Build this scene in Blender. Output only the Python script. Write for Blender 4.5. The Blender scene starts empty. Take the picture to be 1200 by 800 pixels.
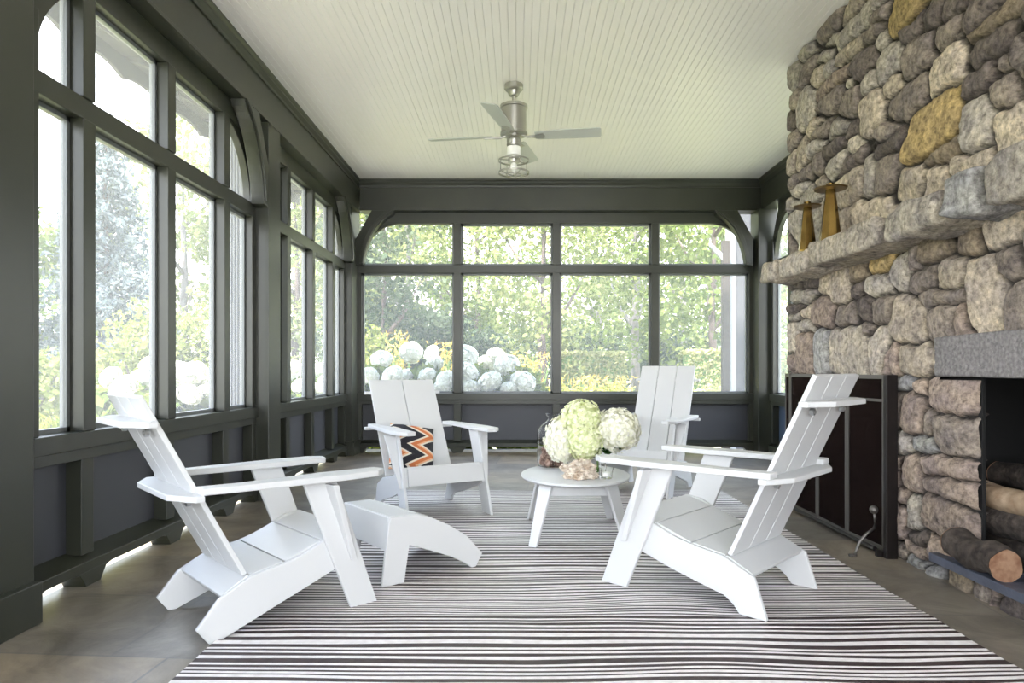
import bpy, bmesh, math, random
import numpy as np
from mathutils import Vector, Matrix, noise as mnoise

# ------------------------------------------------------------------ camera, sky, sun, exposure
scene = bpy.context.scene
C = scene.collection
cam_d = bpy.data.cameras.new('camera'); cam = bpy.data.objects.new('camera', cam_d); C.objects.link(cam)
cam.location = (0, 0, 1.0); cam.rotation_euler = (math.pi/2, 0, 0)
cam_d.lens = 24; cam_d.sensor_width = 36; cam_d.shift_x = -8/1200; cam_d.shift_y = 33/1200
cam_d.clip_end = 400
scene.camera = cam
scene.view_settings.view_transform = 'Standard'; scene.view_settings.look = 'None'
scene.view_settings.gamma = 1; scene.view_settings.use_curve_mapping = False
scene.view_settings.exposure = 3.08

world = bpy.data.worlds.new('sky'); scene.world = world; world.use_nodes = True
wn, wl = world.node_tree.nodes, world.node_tree.links
wn.clear()
wo = wn.new('ShaderNodeOutputWorld'); bg = wn.new('ShaderNodeBackground')
tc = wn.new('ShaderNodeTexCoord'); sx = wn.new('ShaderNodeSeparateXYZ'); rp = wn.new('ShaderNodeValToRGB')
rp.color_ramp.elements[0].position = 0.0; rp.color_ramp.elements[0].color = (1.0, 1.0, 1.0, 1)
rp.color_ramp.elements[1].position = 0.8; rp.color_ramp.elements[1].color = (0.50, 0.66, 0.95, 1)
e = rp.color_ramp.elements.new(0.3); e.color = (0.86, 0.92, 1.0, 1)
wl.new(tc.outputs['Generated'], sx.inputs[0]); wl.new(sx.outputs['Z'], rp.inputs[0])
wl.new(rp.outputs[0], bg.inputs[0]); wl.new(bg.outputs[0], wo.inputs[0])
bg.inputs[1].default_value = 1.12
sd = bpy.data.lights.new('sun', 'SUN'); sun = bpy.data.objects.new('sun', sd); C.objects.link(sun)
sd.energy = 4.6; sd.angle = math.radians(3); sd.color = (1, .96, .88)
sun.rotation_euler = (math.radians(23), 0, math.radians(-40))

R = math.radians
random.seed(7); rng = np.random.default_rng(7)

# ------------------------------------------------------------------ materials
def mat(name, col, rough=.5, metal=0., spec=.5, noise=None, bump=None, transmission=0., alpha=None):
    """noise=(scale, colour2, detail), bump=(scale, strength)"""
    m = bpy.data.materials.new(name); m.use_nodes = True
    n, l = m.node_tree.nodes, m.node_tree.links
    b = n['Principled BSDF']
    b.inputs['Base Color'].default_value = (*col, 1); b.inputs['Roughness'].default_value = rough
    b.inputs['Metallic'].default_value = metal
    b.inputs['Specular IOR Level'].default_value = spec
    if transmission: b.inputs['Transmission Weight'].default_value = transmission
    if noise or bump:
        t = n.new('ShaderNodeTexCoord')
    if noise:
        nz = n.new('ShaderNodeTexNoise'); nz.inputs['Scale'].default_value = noise[0]
        nz.inputs['Detail'].default_value = noise[2] if len(noise) > 2 else 5
        r = n.new('ShaderNodeValToRGB'); r.color_ramp.elements[0].position = .35; r.color_ramp.elements[1].position = .65
        r.color_ramp.elements[0].color = (*col, 1); r.color_ramp.elements[1].color = (*noise[1], 1)
        l.new(t.outputs['Object'], nz.inputs['Vector']); l.new(nz.outputs['Fac'], r.inputs[0]); l.new(r.outputs[0], b.inputs['Base Color'])
    if bump:
        nb = n.new('ShaderNodeTexNoise'); nb.inputs['Scale'].default_value = bump[0]; nb.inputs['Detail'].default_value = 6
        bp = n.new('ShaderNodeBump'); bp.inputs['Strength'].default_value = bump[1]; bp.inputs['Distance'].default_value = .02
        l.new(t.outputs['Object'], nb.inputs['Vector']); l.new(nb.outputs['Fac'], bp.inputs['Height']); l.new(bp.outputs[0], b.inputs['Normal'])
    return m

def leafmat(name, c1, c2, c3=None, trans=.35, rough=.6):
    m = bpy.data.materials.new(name); m.use_nodes = True
    n, l = m.node_tree.nodes, m.node_tree.links; n.clear()
    o = n.new('ShaderNodeOutputMaterial'); g = n.new('ShaderNodeNewGeometry'); r = n.new('ShaderNodeValToRGB')
    r.color_ramp.elements[0].color = (*c1, 1); r.color_ramp.elements[1].color = (*c2, 1)
    if c3: e = r.color_ramp.elements.new(.5); e.color = (*c3, 1)
    d = n.new('ShaderNodeBsdfDiffuse'); t = n.new('ShaderNodeBsdfTranslucent'); mx = n.new('ShaderNodeMixShader')
    mx.inputs[0].default_value = trans
    l.new(g.outputs['Random Per Island'], r.inputs[0]); l.new(r.outputs[0], d.inputs[0]); l.new(r.outputs[0], t.inputs[0])
    l.new(d.outputs[0], mx.inputs[1]); l.new(t.outputs[0], mx.inputs[2]); l.new(mx.outputs[0], o.inputs[0])
    return m

M = {}
M['paint'] = mat('dark_green_grey_paint', (.024, .026, .018), .34, noise=(3, (.030, .032, .022)))
M['panel'] = mat('slate_paint_panel', (.048, .050, .058), .5)
M['bluepanel'] = mat('blue_grey_door_paint', (.05, .075, .12), .4)
M['strip'] = mat('screen_frame_paint', (.13, .14, .14), .35)
M['white'] = mat('white_recycled_plastic', (.585, .59, .59), .42)
M['seatwhite'] = M['white']
M['ceil'] = mat('white_beadboard_paint', (.88, .845, .81), .32)
M['black'] = mat('soot_black', (.006, .006, .006), .9)
M['iron'] = mat('dark_bronze_iron', (.016, .012, .011), .45, metal=.6)
M['ironlight'] = mat('worn_iron_frame', (.13, .12, .11), .4, metal=.7)
M['brass'] = mat('aged_brass', (.30, .20, .06), .25, metal=1, noise=(9, (.20, .12, .035)))
M['brassd'] = mat('aged_bronze_plate', (.20, .14, .07), .35, metal=1)
M['nickel'] = mat('brushed_nickel', (.42, .41, .37), .35, metal=.85)
M['blade'] = mat('silver_fan_blade', (.50, .51, .48), .45)
M['bulbglass'] = mat('frosted_white_glass', (.88, .88, .84), .3)
M['slate'] = mat('blue_slate_hearth', (.085, .095, .13), .55, noise=(6, (.06, .065, .09)), bump=(30, .3))
M['lintel'] = mat('granite_lintel', (.25, .235, .23), .85, noise=(60, (.14, .13, .13), 8), bump=(40, .8))
M['bark'] = mat('log_bark', (.022, .016, .013), .95, noise=(26, (.085, .066, .054)), bump=(24, 1.0))
M['split'] = mat('split_wood', (.26, .17, .10), .8, noise=(14, (.42, .31, .21)), bump=(30, .4))
M['cutend'] = mat('log_cut_end', (.20, .095, .05), .8, noise=(30, (.34, .20, .12)))
M['trunk'] = mat('tree_trunk', (.065, .045, .04), .9, noise=(8, (.10, .075, .065)))
M['trunkpale'] = mat('pale_tree_trunk', (.17, .155, .15), .9, noise=(8, (.12, .105, .10)))
M['grass'] = mat('lawn', (.17, .18, .09), .9, noise=(2.2, (.25, .26, .13)))
M['extwhite'] = mat('white_exterior_trim', (.30, .31, .34), .5)
M['extgrey'] = mat('grey_exterior_board', (.055, .055, .065), .6)
M['extbrown'] = mat('brown_timber_post', (.035, .025, .022), .6)
M['eave'] = mat('dark_eave_timber', (.05, .045, .045), .7)
M['bolt'] = mat('steel_bolt', (.45, .46, .46), .3, metal=.9)
M['leafd'] = leafmat('dark_leaf', (.018, .05, .010), (.05, .12, .03))
M['water'] = mat('clear_glass', (1, 1, 1), .02, transmission=1.)
M['water'].node_tree.nodes['Principled BSDF'].inputs['IOR'].default_value = 1.15
M['cone'] = mat('pine_cone_scales', (.22, .12, .09), .8, noise=(60, (.60, .44, .36)))
M['coral'] = mat('coral_rock', (.42, .31, .22), .8, noise=(24, (.80, .72, .62)), bump=(40, .8))

# window screen / glass pane: mostly see-through with the faint milky haze of insect mesh
def screenmat(name, haze, col):
    m = bpy.data.materials.new(name); m.use_nodes = True
    n, l = m.node_tree.nodes, m.node_tree.links; n.clear()
    o = n.new('ShaderNodeOutputMaterial'); t = n.new('ShaderNodeBsdfTransparent'); d = n.new('ShaderNodeBsdfDiffuse')
    tr = n.new('ShaderNodeBsdfTranslucent'); a = n.new('ShaderNodeMixShader'); b = n.new('ShaderNodeMixShader')
    d.inputs[0].default_value = (*col, 1); tr.inputs[0].default_value = (*col, 1)
    a.inputs[0].default_value = .6; b.inputs[0].default_value = haze
    l.new(d.outputs[0], a.inputs[1]); l.new(tr.outputs[0], a.inputs[2])
    l.new(t.outputs[0], b.inputs[1]); l.new(a.outputs[0], b.inputs[2]); l.new(b.outputs[0], o.inputs[0])
    return m
M['screen'] = screenmat('insect_screen', .10, (.8, .8, .8))
M['mesh'] = screenmat('fire_screen_mesh', .80, (.030, .020, .018))

# floor : bluestone flags
def floor_material():
    m = bpy.data.materials.new('bluestone_flags'); m.use_nodes = True
    n, l = m.node_tree.nodes, m.node_tree.links; b = n['Principled BSDF']
    t = n.new('ShaderNodeTexCoord'); mp = n.new('ShaderNodeMapping'); l.new(t.outputs['Object'], mp.inputs[0])
    mp.inputs['Rotation'].default_value = (0, 0, R(4)); mp.inputs['Location'].default_value = (.33, .2, 0)
    br = n.new('ShaderNodeTexBrick'); br.inputs['Scale'].default_value = 1
    br.inputs['Brick Width'].default_value = 1.05; br.inputs['Row Height'].default_value = .62; br.inputs['Mortar Size'].default_value = .006
    br.inputs['Mortar Smooth'].default_value = .3
    br.offset_frequency = 2; br.squash = .8
    br.inputs['Color1'].default_value = (.27, .225, .17, 1); br.inputs['Color2'].default_value = (.155, .148, .138, 1); br.inputs['Mortar'].default_value = (.15, .14, .13, 1)
    l.new(mp.outputs[0], br.inputs['Vector'])
    nz = n.new('ShaderNodeTexNoise'); nz.inputs['Scale'].default_value = 3.4; nz.inputs['Detail'].default_value = 12; nz.inputs['Roughness'].default_value = .65
    nz.inputs['Distortion'].default_value = .8
    l.new(t.outputs['Object'], nz.inputs['Vector'])
    r = n.new('ShaderNodeValToRGB'); r.color_ramp.elements[0].position = .3; r.color_ramp.elements[1].position = .72
    r.color_ramp.elements[0].color = (.45, .42, .38, 1); r.color_ramp.elements[1].color = (1.5, 1.45, 1.35, 1)
    l.new(nz.outputs['Fac'], r.inputs[0])
    mx = n.new('ShaderNodeMix'); mx.data_type = 'RGBA'; mx.blend_type = 'MULTIPLY'; mx.inputs['Factor'].default_value = 1
    l.new(br.outputs['Color'], mx.inputs['A']); l.new(r.outputs[0], mx.inputs['B']); l.new(mx.outputs['Result'], b.inputs['Base Color'])
    bp = n.new('ShaderNodeBump'); bp.inputs['Strength'].default_value = .3; bp.inputs['Distance'].default_value = .012
    l.new(nz.outputs['Fac'], bp.inputs['Height']); l.new(bp.outputs[0], b.inputs['Normal'])
    b.inputs['Roughness'].default_value = .34; b.inputs['Specular IOR Level'].default_value = .85
    return m
M['floor'] = floor_material()

# ------------------------------------------------------------------ mesh helpers
class MB:
    def __init__(s): s.v = []; s.f = []; s.mi = []
    def add(s, vs, fs, mi=0):
        o = len(s.v); s.v += [tuple(p) for p in vs]
        s.f += [tuple(i+o for i in f) for f in fs]; s.mi += [mi]*len(fs)
    def box(s, x0, x1, y0, y1, z0, z1, mi=0):
        vs = [(x, y, z) for z in (z0, z1) for y in (y0, y1) for x in (x0, x1)]
        s.add(vs, [(0,2,3,1),(4,5,7,6),(0,1,5,4),(2,6,7,3),(0,4,6,2),(1,3,7,5)], mi)
    def prism(s, pts, off, mi=0):
        n = len(pts); off = Vector(off); a = [Vector(p) for p in pts]; b = [p+off for p in a]
        nrm = Vector((0,0,0))
        for i in range(n): nrm += a[i].cross(a[(i+1) % n])
        fs = [tuple(range(n))[::-1], tuple(range(n, 2*n))] + [(i, (i+1) % n, (i+1) % n+n, i+n) for i in range(n)]
        if nrm.dot(off) < 0: fs = [f[::-1] for f in fs]
        s.add(a+b, fs, mi)
    def tube(s, pts, rads, seg=10, caps=True, mi=0):
        pts = [Vector(p) for p in pts]
        if not hasattr(rads, '__len__'): rads = [rads]*len(pts)
        vs = []; up = Vector((0,0,1))
        for i, p in enumerate(pts):
            d = (pts[min(i+1, len(pts)-1)]-pts[max(i-1, 0)]).normalized()
            a = d.cross(up)
            if a.length < .05: a = d.cross(Vector((1,0,0)))
            a.normalize(); b = d.cross(a)
            for k in range(seg):
                t = 2*math.pi*k/seg; vs.append(p+(a*math.cos(t)+b*math.sin(t))*rads[i])
        fs = []
        for i in range(len(pts)-1):
            for k in range(seg):
                k2 = (k+1) % seg
                fs.append((i*seg+k, (i+1)*seg+k, (i+1)*seg+k2, i*seg+k2))
        if caps: fs.append(tuple(range(seg))); fs.append(tuple(range((len(pts)-1)*seg, len(pts)*seg))[::-1])
        s.add(vs, fs, mi)
    def lathe(s, prof, seg=32, c=(0,0,0), mi=0, sy=1.0):
        vs = []; fs = []; n = len(prof)
        for r, z in prof:
            for k in range(seg):
                t = 2*math.pi*k/seg; vs.append((c[0]+r*math.cos(t), c[1]+r*math.sin(t)*sy, c[2]+z))
        for i in range(n-1):
            for k in range(seg):
                k2 = (k+1) % seg; fs.append((i*seg+k, i*seg+k2, (i+1)*seg+k2, (i+1)*seg+k))
        fs.append(tuple(range(seg))[::-1]); fs.append(tuple(range((n-1)*seg, n*seg)))
        s.add(vs, fs, mi)
    def build(s, name, m, parent=None, bevel=0, smooth=False, world=False, label=None):
        me = bpy.data.meshes.new(name)
        vs = s.v
        if world and parent is not None:
            L = parent.location; vs = [(a-L.x, b-L.y, c-L.z) for a, b, c in vs]
        me.from_pydata(vs, [], s.f)
        ms = m if isinstance(m, (list, tuple)) else [m]
        for q in ms: me.materials.append(q)
        if len(ms) > 1: me.polygons.foreach_set('material_index', s.mi)
        if smooth: me.polygons.foreach_set('use_smooth', [True]*len(me.polygons))
        me.update()
        o = bpy.data.objects.new(name, me); C.objects.link(o)
        if parent is not None: o.parent = parent
        if bevel:
            md = o.modifiers.new('bevel', 'BEVEL'); md.width = bevel; md.segments = 2; md.limit_method = 'ANGLE'; md.angle_limit = R(35)
        if label: o['label'] = label
        return o

def smooth_angle(o, a=40):
    o.data.polygons.foreach_set('use_smooth', [True]*len(o.data.polygons))
    o.data.set_sharp_from_angle(angle=R(a))
    return o
def tag(o, label=None, cat=None, group=None, kind=None):
    if label: o['label'] = label
    if cat: o['category'] = cat
    if group: o['group'] = group
    if kind: o['kind'] = kind
    return o
def thing(name, label, cat, loc=(0,0,0), rz=0, group=None):
    o = bpy.data.objects.new(name, None); C.objects.link(o); o.location = loc; o.rotation_euler = (0, 0, rz)
    o.empty_display_size = .1
    return tag(o, label, cat, group)
def struct_empty(name, loc=(0,0,0)):
    o = bpy.data.objects.new(name, None); C.objects.link(o); o.location = loc; o['kind'] = 'structure'; return o
def copy_tree(o, parent=None):
    c = o.copy(); C.objects.link(c)
    if parent is not None: c.parent = parent
    for ch in list(o.children): copy_tree(ch, c)
    return c
def arc(cx, cz, r, a0, a1, n=14):
    return [(cx+r*math.cos(R(a0+(a1-a0)*i/n)), cz+r*math.sin(R(a0+(a1-a0)*i/n))) for i in range(n+1)]
def bez(p0, p1, p2, n=14):
    return [tuple((1-t)**2*a+2*t*(1-t)*b+t*t*c for a, b, c in zip(p0, p1, p2)) for t in [i/n for i in range(n+1)]]

# ------------------------------------------------------------------ room shell
CEIL = 3.268; XL = -2.02; YB = 8.24; XR = 2.96; Y0 = -2.6
# floor
b = MB(); b.box(-2.45, 3.4, Y0-.4, 8.62, -.22, 0); o = b.build('floor', M['floor']); tag(o, kind='structure')
b = MB(); b.box(-8, 9, -14, Y0-.4, -.25, -.02); o = b.build('unseen_bounce_slab', mat('pale_bounce_slab', (.36, .35, .33), .8)); tag(o, kind='structure')  # unseen pale slab added behind the camera to bounce sun indoors
# ceiling: beadboard, real beads running towards the back wall
b = MB(); step = .052; x = -2.2; prof = []
while x < 3.1:
    prof += [(x, CEIL), (x+step*.90, CEIL), (x+step*.93, CEIL+.0022), (x+step*.95, CEIL-.0005), (x+step*.98, CEIL+.0022)]; x += step
prof += [(x, CEIL)]
vs = [(p[0], yy, p[1]) for yy in (Y0, YB+.1) for p in prof]; n = len(prof)
b.add(vs, [(i, i+n, i+n+1, i+1) for i in range(n-1)]); b.box(-2.2, 3.1, Y0, YB+.1, CEIL+.02, CEIL+.12)
o = b.build('ceiling', M['ceil']); tag(o, kind='structure')

class Frame:
    """wall frame: u along the wall, n into the room"""
    def __init__(s, o, u, nn): s.o = Vector(o); s.u = Vector(u); s.n = Vector(nn)
    def p(s, u, z, n): return s.o+s.u*u+s.n*n+Vector((0, 0, z))
    def box(s, mb, u0, u1, z0, z1, n0, n1, mi=0):
        mb.prism([s.p(u0, z0, n0), s.p(u1, z0, n0), s.p(u1, z1, n0), s.p(u0, z1, n0)], s.n*(n1-n0), mi)
    def poly(s, mb, pts, n0, n1, mi=0):
        mb.prism([s.p(u, z, n0) for u, z in pts], s.n*(n1-n0), mi)

def window_bay(F, u0, u1, mull, wname, wallname, lowermat, tri=(True, True), R_=.47, jw0=.06):
    zs, zr, zt0, zt1, zh, zb = .715, .635, 2.165, 2.265, 2.765, 2.90
    jw = .06; mw = .045
    w = struct_empty(wname, F.p((u0+u1)/2, zr, 0))
    f = MB()
    F.box(f, u0, u1, zr, zs, -.10, .02); F.box(f, u0, u1, zt0, zt1, -.10, 0); F.box(f, u0+.21, u1-.21, zh, zb, -.10, -.005)
    F.box(f, u0, u0+jw0, zs, 2.52, -.10, -.002); F.box(f, u1-jw, u1, zs, 2.52, -.10, -.002)
    for m in mull: F.box(f, m-mw, m+mw, zs, zt0, -.10, 0.01); F.box(f, m-mw, m+mw, zt1, zh, -.10, 0.01)
    # arched upper corners leaving the small triangle behind the brace open
    for side in (0, 1):
        jw = (jw0, .06)[side]
        q = (lambda d: u0+d) if side == 0 else (lambda d: u1-d)
        a = [(q(jw+R_-R_*math.cos(R(t))), zt1+.01+(zh-zt1-.01)*math.sin(R(t))) for t in range(0, 91, 6)]
        F.poly(f, [(q(0), zt1-.01)]+([(q(0), 2.54), (q(.20), zb)] if tri[side] else [(q(0), zb)])+[(q(jw+R_), zb)]+a[::-1]+[(q(jw), zt1-.01)], -.075, -.02)
    f.build('window_frame', M['paint'], w, bevel=.004, world=True)
    cuts = [u0+jw0]+[c for m in mull for c in (m-mw, m+mw)]+[u1-jw]
    for i in range(0, len(cuts), 2):
        for z0, z1 in ((zs, zt0), (zt1, zh)):
            a, c = cuts[i], cuts[i+1]
            g = MB()
            sw = .022
            for (p0, p1, r0, r1) in ((a, a+sw, z0, z1), (c-sw, c, z0, z1), (a, c, z0, z0+sw), (a, c, z1-sw, z1)):
                if z0 > 2 and (i == 0 or i == len(cuts)-2):
                    if (r1 == z1 and r0 != z0) : continue
                    if i == 0 and p0 == a and p1 != c: continue
                    if i == len(cuts)-2 and p1 == c and p0 != a: continue
                F.box(g, p0, p1, r0, r1, -.088, -.055)
            fr = g.build('screen_frame', M['strip'], w, world=True)
            g = MB()
            ga, gc, gz = (u0 if i == 0 else a), (u1 if i == len(cuts)-2 else c), (zb if z0 > 2 else z1)
            F.box(g, ga, gc, z0, gz, -.073, -.070)
            g.build('screen_pane', M['screen'], w, world=True)
    # lower wall
    wl_ = MB()
    F.box(wl_, u0, u1, .14, zr, -.10, -.075, 1)
    for a, c in [(u0, u0+jw)]+[(m-mw, m+mw) for m in mull]+[(u1-jw, u1)]: F.box(wl_, a, c, .14, zr, -.075, .0)
    F.box(wl_, u0, u1, zr-.05, zr, -.075, .005)
    # base rail with bevelled ledge
    for p0, p1 in ((u0, u1),):
        wl_.prism([F.p(p0, .07, -.10), F.p(p0, .07, .03), F.p(p0, .115, .03), F.p(p0, .15, -.075), F.p(p0, .15, -.10)], F.u*(p1-p0))
    for m in [u0+jw/2]+list(mull)+[u1-jw/2]:
        ft = [(m-.15, .071), (m-.10, .060), (m-.075, .03), (m-.055, 0), (m+.055, 0), (m+.075, .03), (m+.10, .060), (m+.15, .071)]
        ft = [(min(max(u, u0), u1), z) for u, z in ft]
        F.poly(wl_, ft, -.08, .028)
    o = wl_.build(wallname, [M['paint'], lowermat], None, bevel=.003); tag(o, kind='structure')
    return w

def brace(F, p, sgn, n0=.0, n1=.10):
    b = MB(); q = lambda d: p+sgn*d
    pts = [(q(0), 2.24), (q(0), 2.56), (q(.19), 2.90), (q(.46), 2.90), (q(.44), 2.855)]
    pts += [(u, z) for u, z in bez((q(.44), 2.855), (q(.15), 2.72), (q(.085), 2.25), 12)]
    F.poly(b, pts, n0, n1)
    # raised strap along the inner curve
    inner = bez((q(.46), 2.90), (q(.15), 2.74), (q(.085), 2.27), 12); outer = bez((q(.40), 2.90), (q(.11), 2.76), (q(.045), 2.27), 12)
    F.poly(b, inner+outer[::-1], n1, n1+.018)
    o = b.build('trim_%d' % brace.k, M['paint'], None, bevel=.003); brace.k += 1; tag(o, kind='structure')
brace.k = 10

FL = Frame((XL, 0, 0), (0, 1, 0), (1, 0, 0))
FB = Frame((0, YB, 0), (1, 0, 0), (0, -1, 0))
FR = Frame((XR, 0, 0), (0, 1, 0), (-1, 0, 0))
window_bay(FL, -.15, 2.45, [.47, 1.15, 1.83], 'window_1', 'wall_left_rear', M['panel'])
window_bay(FL, 2.71, 5.24, [3.20, 3.96, 4.71], 'window_2', 'wall_left_near', M['panel'], (False, True), jw0=.17)
window_bay(FL, 5.50, 7.95, [5.98, 6.70, 7.42], 'window_3', 'wall_left_far', M['panel'], (False, True))
window_bay(FB, -1.96, 2.84, [-.742, .4536, 1.645], 'window_4', 'wall_back', M['panel'])
window_bay(FR, 5.25, 8.02, [6.0, 6.75, 7.45], 'window_5', 'wall_right', M['bluepanel'])
for p, s, F in ((5.24, -1, FL), (7.95, -1, FL), (-1.945, 1, FB), (2.80, -1, FB)):
    brace(F, p, s)
# posts
k = 1
def post(x0, x1, y0, y1, px=.035):
    global k
    b = MB(); b.box(x0, x1, y0, y1, 0, 2.9)
    b.box(x0-.0, x1+(px if x1 < 0 else 0), y0-(px if y0 < 8 else px), y1+(0 if y1 > 8 else .0), 0, .165)
    o = b.build('trim_%d' % k, M['paint'], None, bevel=.004); tag(o, kind='structure'); k += 1
post(-2.14, -1.92, 2.40, 2.705); post(-2.14, -1.92, 5.24, 5.50); post(-2.14, -1.945, 7.95, 8.34); post(-2.14, -1.92, -.40, -.15)
b = MB(); b.box(2.83, 3.06, 8.06, 8.34, 0, 2.9); o = b.build('trim_%d' % k, M['paint'], None, bevel=.004); tag(o, kind='structure'); k += 1
b = MB(); b.box(-2.14, -2.0, Y0, -.4, 0, 2.9); o = b.build('wall_left_end', M['paint']); tag(o, kind='structure')
b = MB(); b.box(2.96, 3.1, Y0, .8, 0, CEIL); o = b.build('wall_right_end', M['paint']); tag(o, kind='structure')
# beams with crown mouldings
def beam(name, F, u0, u1, nf, crown=True):
    b = MB(); F.box(b, u0, u1, 2.90, CEIL+.02, -.12, nf)
    b2 = [(nf, CEIL-.095), (nf+.012, CEIL-.095), (nf+.014, CEIL-.075), (nf+.03, CEIL-.045), (nf+.03, CEIL-.03), (nf+.045, CEIL-.015), (nf+.045, CEIL+.01), (nf, CEIL+.01)]
    b.prism([F.p(u0, z, n_) for n_, z in b2], F.u*(u1-u0))
    F.box(b, u0, u1, 2.90, 2.925, nf, nf+.012)
    o = b.build(name, M['paint'], None, bevel=.002); tag(o, kind='structure')
beam('trim_20', FL, Y0, 8.3, .09); beam('trim_21', FB, -1.9, 2.95, .09); beam('trim_22', FR, 5.2, 8.3, .07)

for y0_, y1_ in ((2.40, 2.66), (5.24, 5.50), (7.97, 8.36)):
    b = MB(); b.box(-2.27, -2.14, y0_, y1_, -.2, 3.1)
    for q_ in range(5): b.box(-2.26+.024*q_, -2.25+.024*q_, y0_-.012, y0_, -.2, 3.1)
    o = b.build('trim_%d' % (30+int(y0_)), mat('grey_siding_%d' % int(y0_), (.10, .105, .115), .6)); tag(o, kind='structure')
# ------------------------------------------------------------------ outside the room: eaves, exterior corner
b = MB(); b.box(-2.90, -2.14, -1.5, 9.0, 3.29, 3.35)
for yy in np.arange(-1.2, 9.0, .62):
    prof = [(-2.16, 3.29), (-2.16, 3.13), (-2.36, 3.11), (-2.46, 3.15), (-2.52, 3.13), (-2.62, 3.15), (-2.72, 3.22), (-2.90, 3.29)]
    b.prism([(x, yy, z) for x, z in prof], (0, .09, 0))
# scalloped fascia
sc = [(-1.5, 3.31)]
for i in range(17):
    c = -1.5+i*.62
    sc += [(c+.62*t, 3.135+.05*abs(math.cos(math.pi*t))**.6) for t in (0.0, .15, .3, .5, .7, .85)]
sc += [(9.0, 3.17), (9.0, 3.31)]
b.prism([(-2.92, y, z) for y, z in sc], (.03, 0, 0))
o = b.build('trim_23', M['eave']); tag(o, kind='structure')
b = MB(); b.box(-2.6, 3.3, 8.36, 8.95, 3.10, 3.20); b.box(-2.95, 3.4, Y0, 8.95, 3.40, 3.46)
o = b.build('trim_24', M['eave']); tag(o, kind='structure')
b = MB(); b.box(3.03, 3.6, 9.55, 9.75, -.3, 3.3, 1); b.box(2.965, 3.03, 9.52, 9.80, -.3, 3.3, 0)
o = b.build('wall_exterior', [M['extwhite'], M['extgrey']]); tag(o, kind='structure')
t = thing('timber_post', 'brown timber post standing outside the back windows at the right', 'post', (2.86, 9.45, -.22))
b = MB(); b.box(-.05, .05, -.05, .05, 0, 3.0); b.box(-.07, .07, -.07, .07, 0, .12); b.build('post_shaft', M['extbrown'], t, bevel=.006)
b = MB(); b.prism([(-.04, -.03, 2.72), (-.22, -.03, 2.93), (-.22, -.03, 2.98), (-.04, -.03, 2.82)], (0, .06, 0)); b.build('bracket', M['extwhite'], t)

b = MB(); b.box(-70, 70, -20, 120, -.42, -.26)
o = b.build('ground', M['grass']); tag(o, kind='structure')
b = MB(); b.box(-3.5, -2.45, -6, 13, -.26, -.215); b.box(-3.0, 9, 8.62, 9.0, -.26, -.216)  # pale paving added along the walls to bounce sun onto the ceiling
M['bounce_pale'] = mat('pale_bounce_paving', (.70, .69, .65), .9, noise=(5, (.60, .59, .55)))
o = b.build('bounce_paving', M['bounce_pale']); tag(o, kind='structure')

# ------------------------------------------------------------------ foliage
def cards(pos, size, name, m, parent=None, aspect=.62, up=.0):
    n = len(pos); pos = np.asarray(pos, float)
    a = rng.normal(size=(n, 3)); a /= np.linalg.norm(a, axis=1)[:, None]
    c = rng.normal(size=(n, 3)); c[:, 2] += up; c -= (c*a).sum(1)[:, None]*a; c /= np.linalg.norm(c, axis=1)[:, None]
    sz = size*(.6+.8*rng.random(n))[:, None]
    a = a*sz*.5; c = c*sz*.5*aspect
    V = np.empty((n, 4, 3)); V[:, 0] = pos-a; V[:, 1] = pos+c; V[:, 2] = pos+a; V[:, 3] = pos-c
    me = bpy.data.meshes.new(name)
    me.vertices.add(n*4); me.vertices.foreach_set('co', V.ravel())
    me.loops.add(n*4); me.loops.foreach_set('vertex_index', np.arange(n*4))
    me.polygons.add(n); me.polygons.foreach_set('loop_start', np.arange(n)*4); me.polygons.foreach_set('loop_total', np.full(n, 4))
    me.materials.append(m); me.update(calc_edges=True)
    o = bpy.data.objects.new(name, me); C.objects.link(o)
    if parent is not None: o.parent = parent
    return o
def blob(n, c, r, shell=.55):
    d = rng.normal(size=(n, 3)); d /= np.linalg.norm(d, axis=1)[:, None]
    q = (shell+(1-shell)*rng.random(n)**.6)[:, None]
    return np.asarray(c)+d*q*np.asarray(r)
def clumps(ncl, per, c, r, cr):
    cen = blob(ncl, c, r, .35)
    return np.concatenate([blob(per, q, (cr*random.uniform(.6, 1.2),)*2+(cr*random.uniform(.4, .8),), .2) for q in cen])

def tree(name, label, loc, h, cr, leaf, n=60, per=90, ls=.16, tr='trunk', trw=.13, base=.28, cz=.66, group='trees beyond the windows', lean=0, clump=.8, forks=4):
    t = thing(name, label, 'tree', (loc[0], loc[1], -.26), 0, group)
    b = MB(); top = Vector((lean, 0, h*.92))
    pts = [Vector((lean*(i/6)**1.5+.04*math.sin(i*2.1+h), .05*math.cos(i*1.7), h*.92*i/6)) for i in range(7)]
    b.tube(pts, [trw*(1.15-.95*i/6) for i in range(7)], 8)
    for j in range(forks):
        i = 2+j % 3; p = pts[i]; a = j*2.4+h
        q = p+Vector((math.cos(a)*cr[0]*.6, math.sin(a)*cr[1]*.6, h*.22)); mid = p.lerp(q, .5)+Vector((0, 0, -.1*h*.3))
        b.tube([p, mid, q], [trw*.5, trw*.35, trw*.12], 6)
    b.build('trunk', M[tr], t, smooth=True)
    cards(clumps(n, per, (lean, 0, h*cz), (cr[0], cr[1], h*base*1.2), clump), ls, 'crown', M[leaf], t)
    return t
M['l_mid'] = leafmat('mid_green_leaf', (0.063, 0.092, 0.023), (0.160, 0.182, 0.063), (0.101, 0.135, 0.038))
M['l_pale'] = leafmat('pale_green_leaf', (0.109, 0.139, 0.050), (0.245, 0.253, 0.109), (0.169, 0.194, 0.071))
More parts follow.
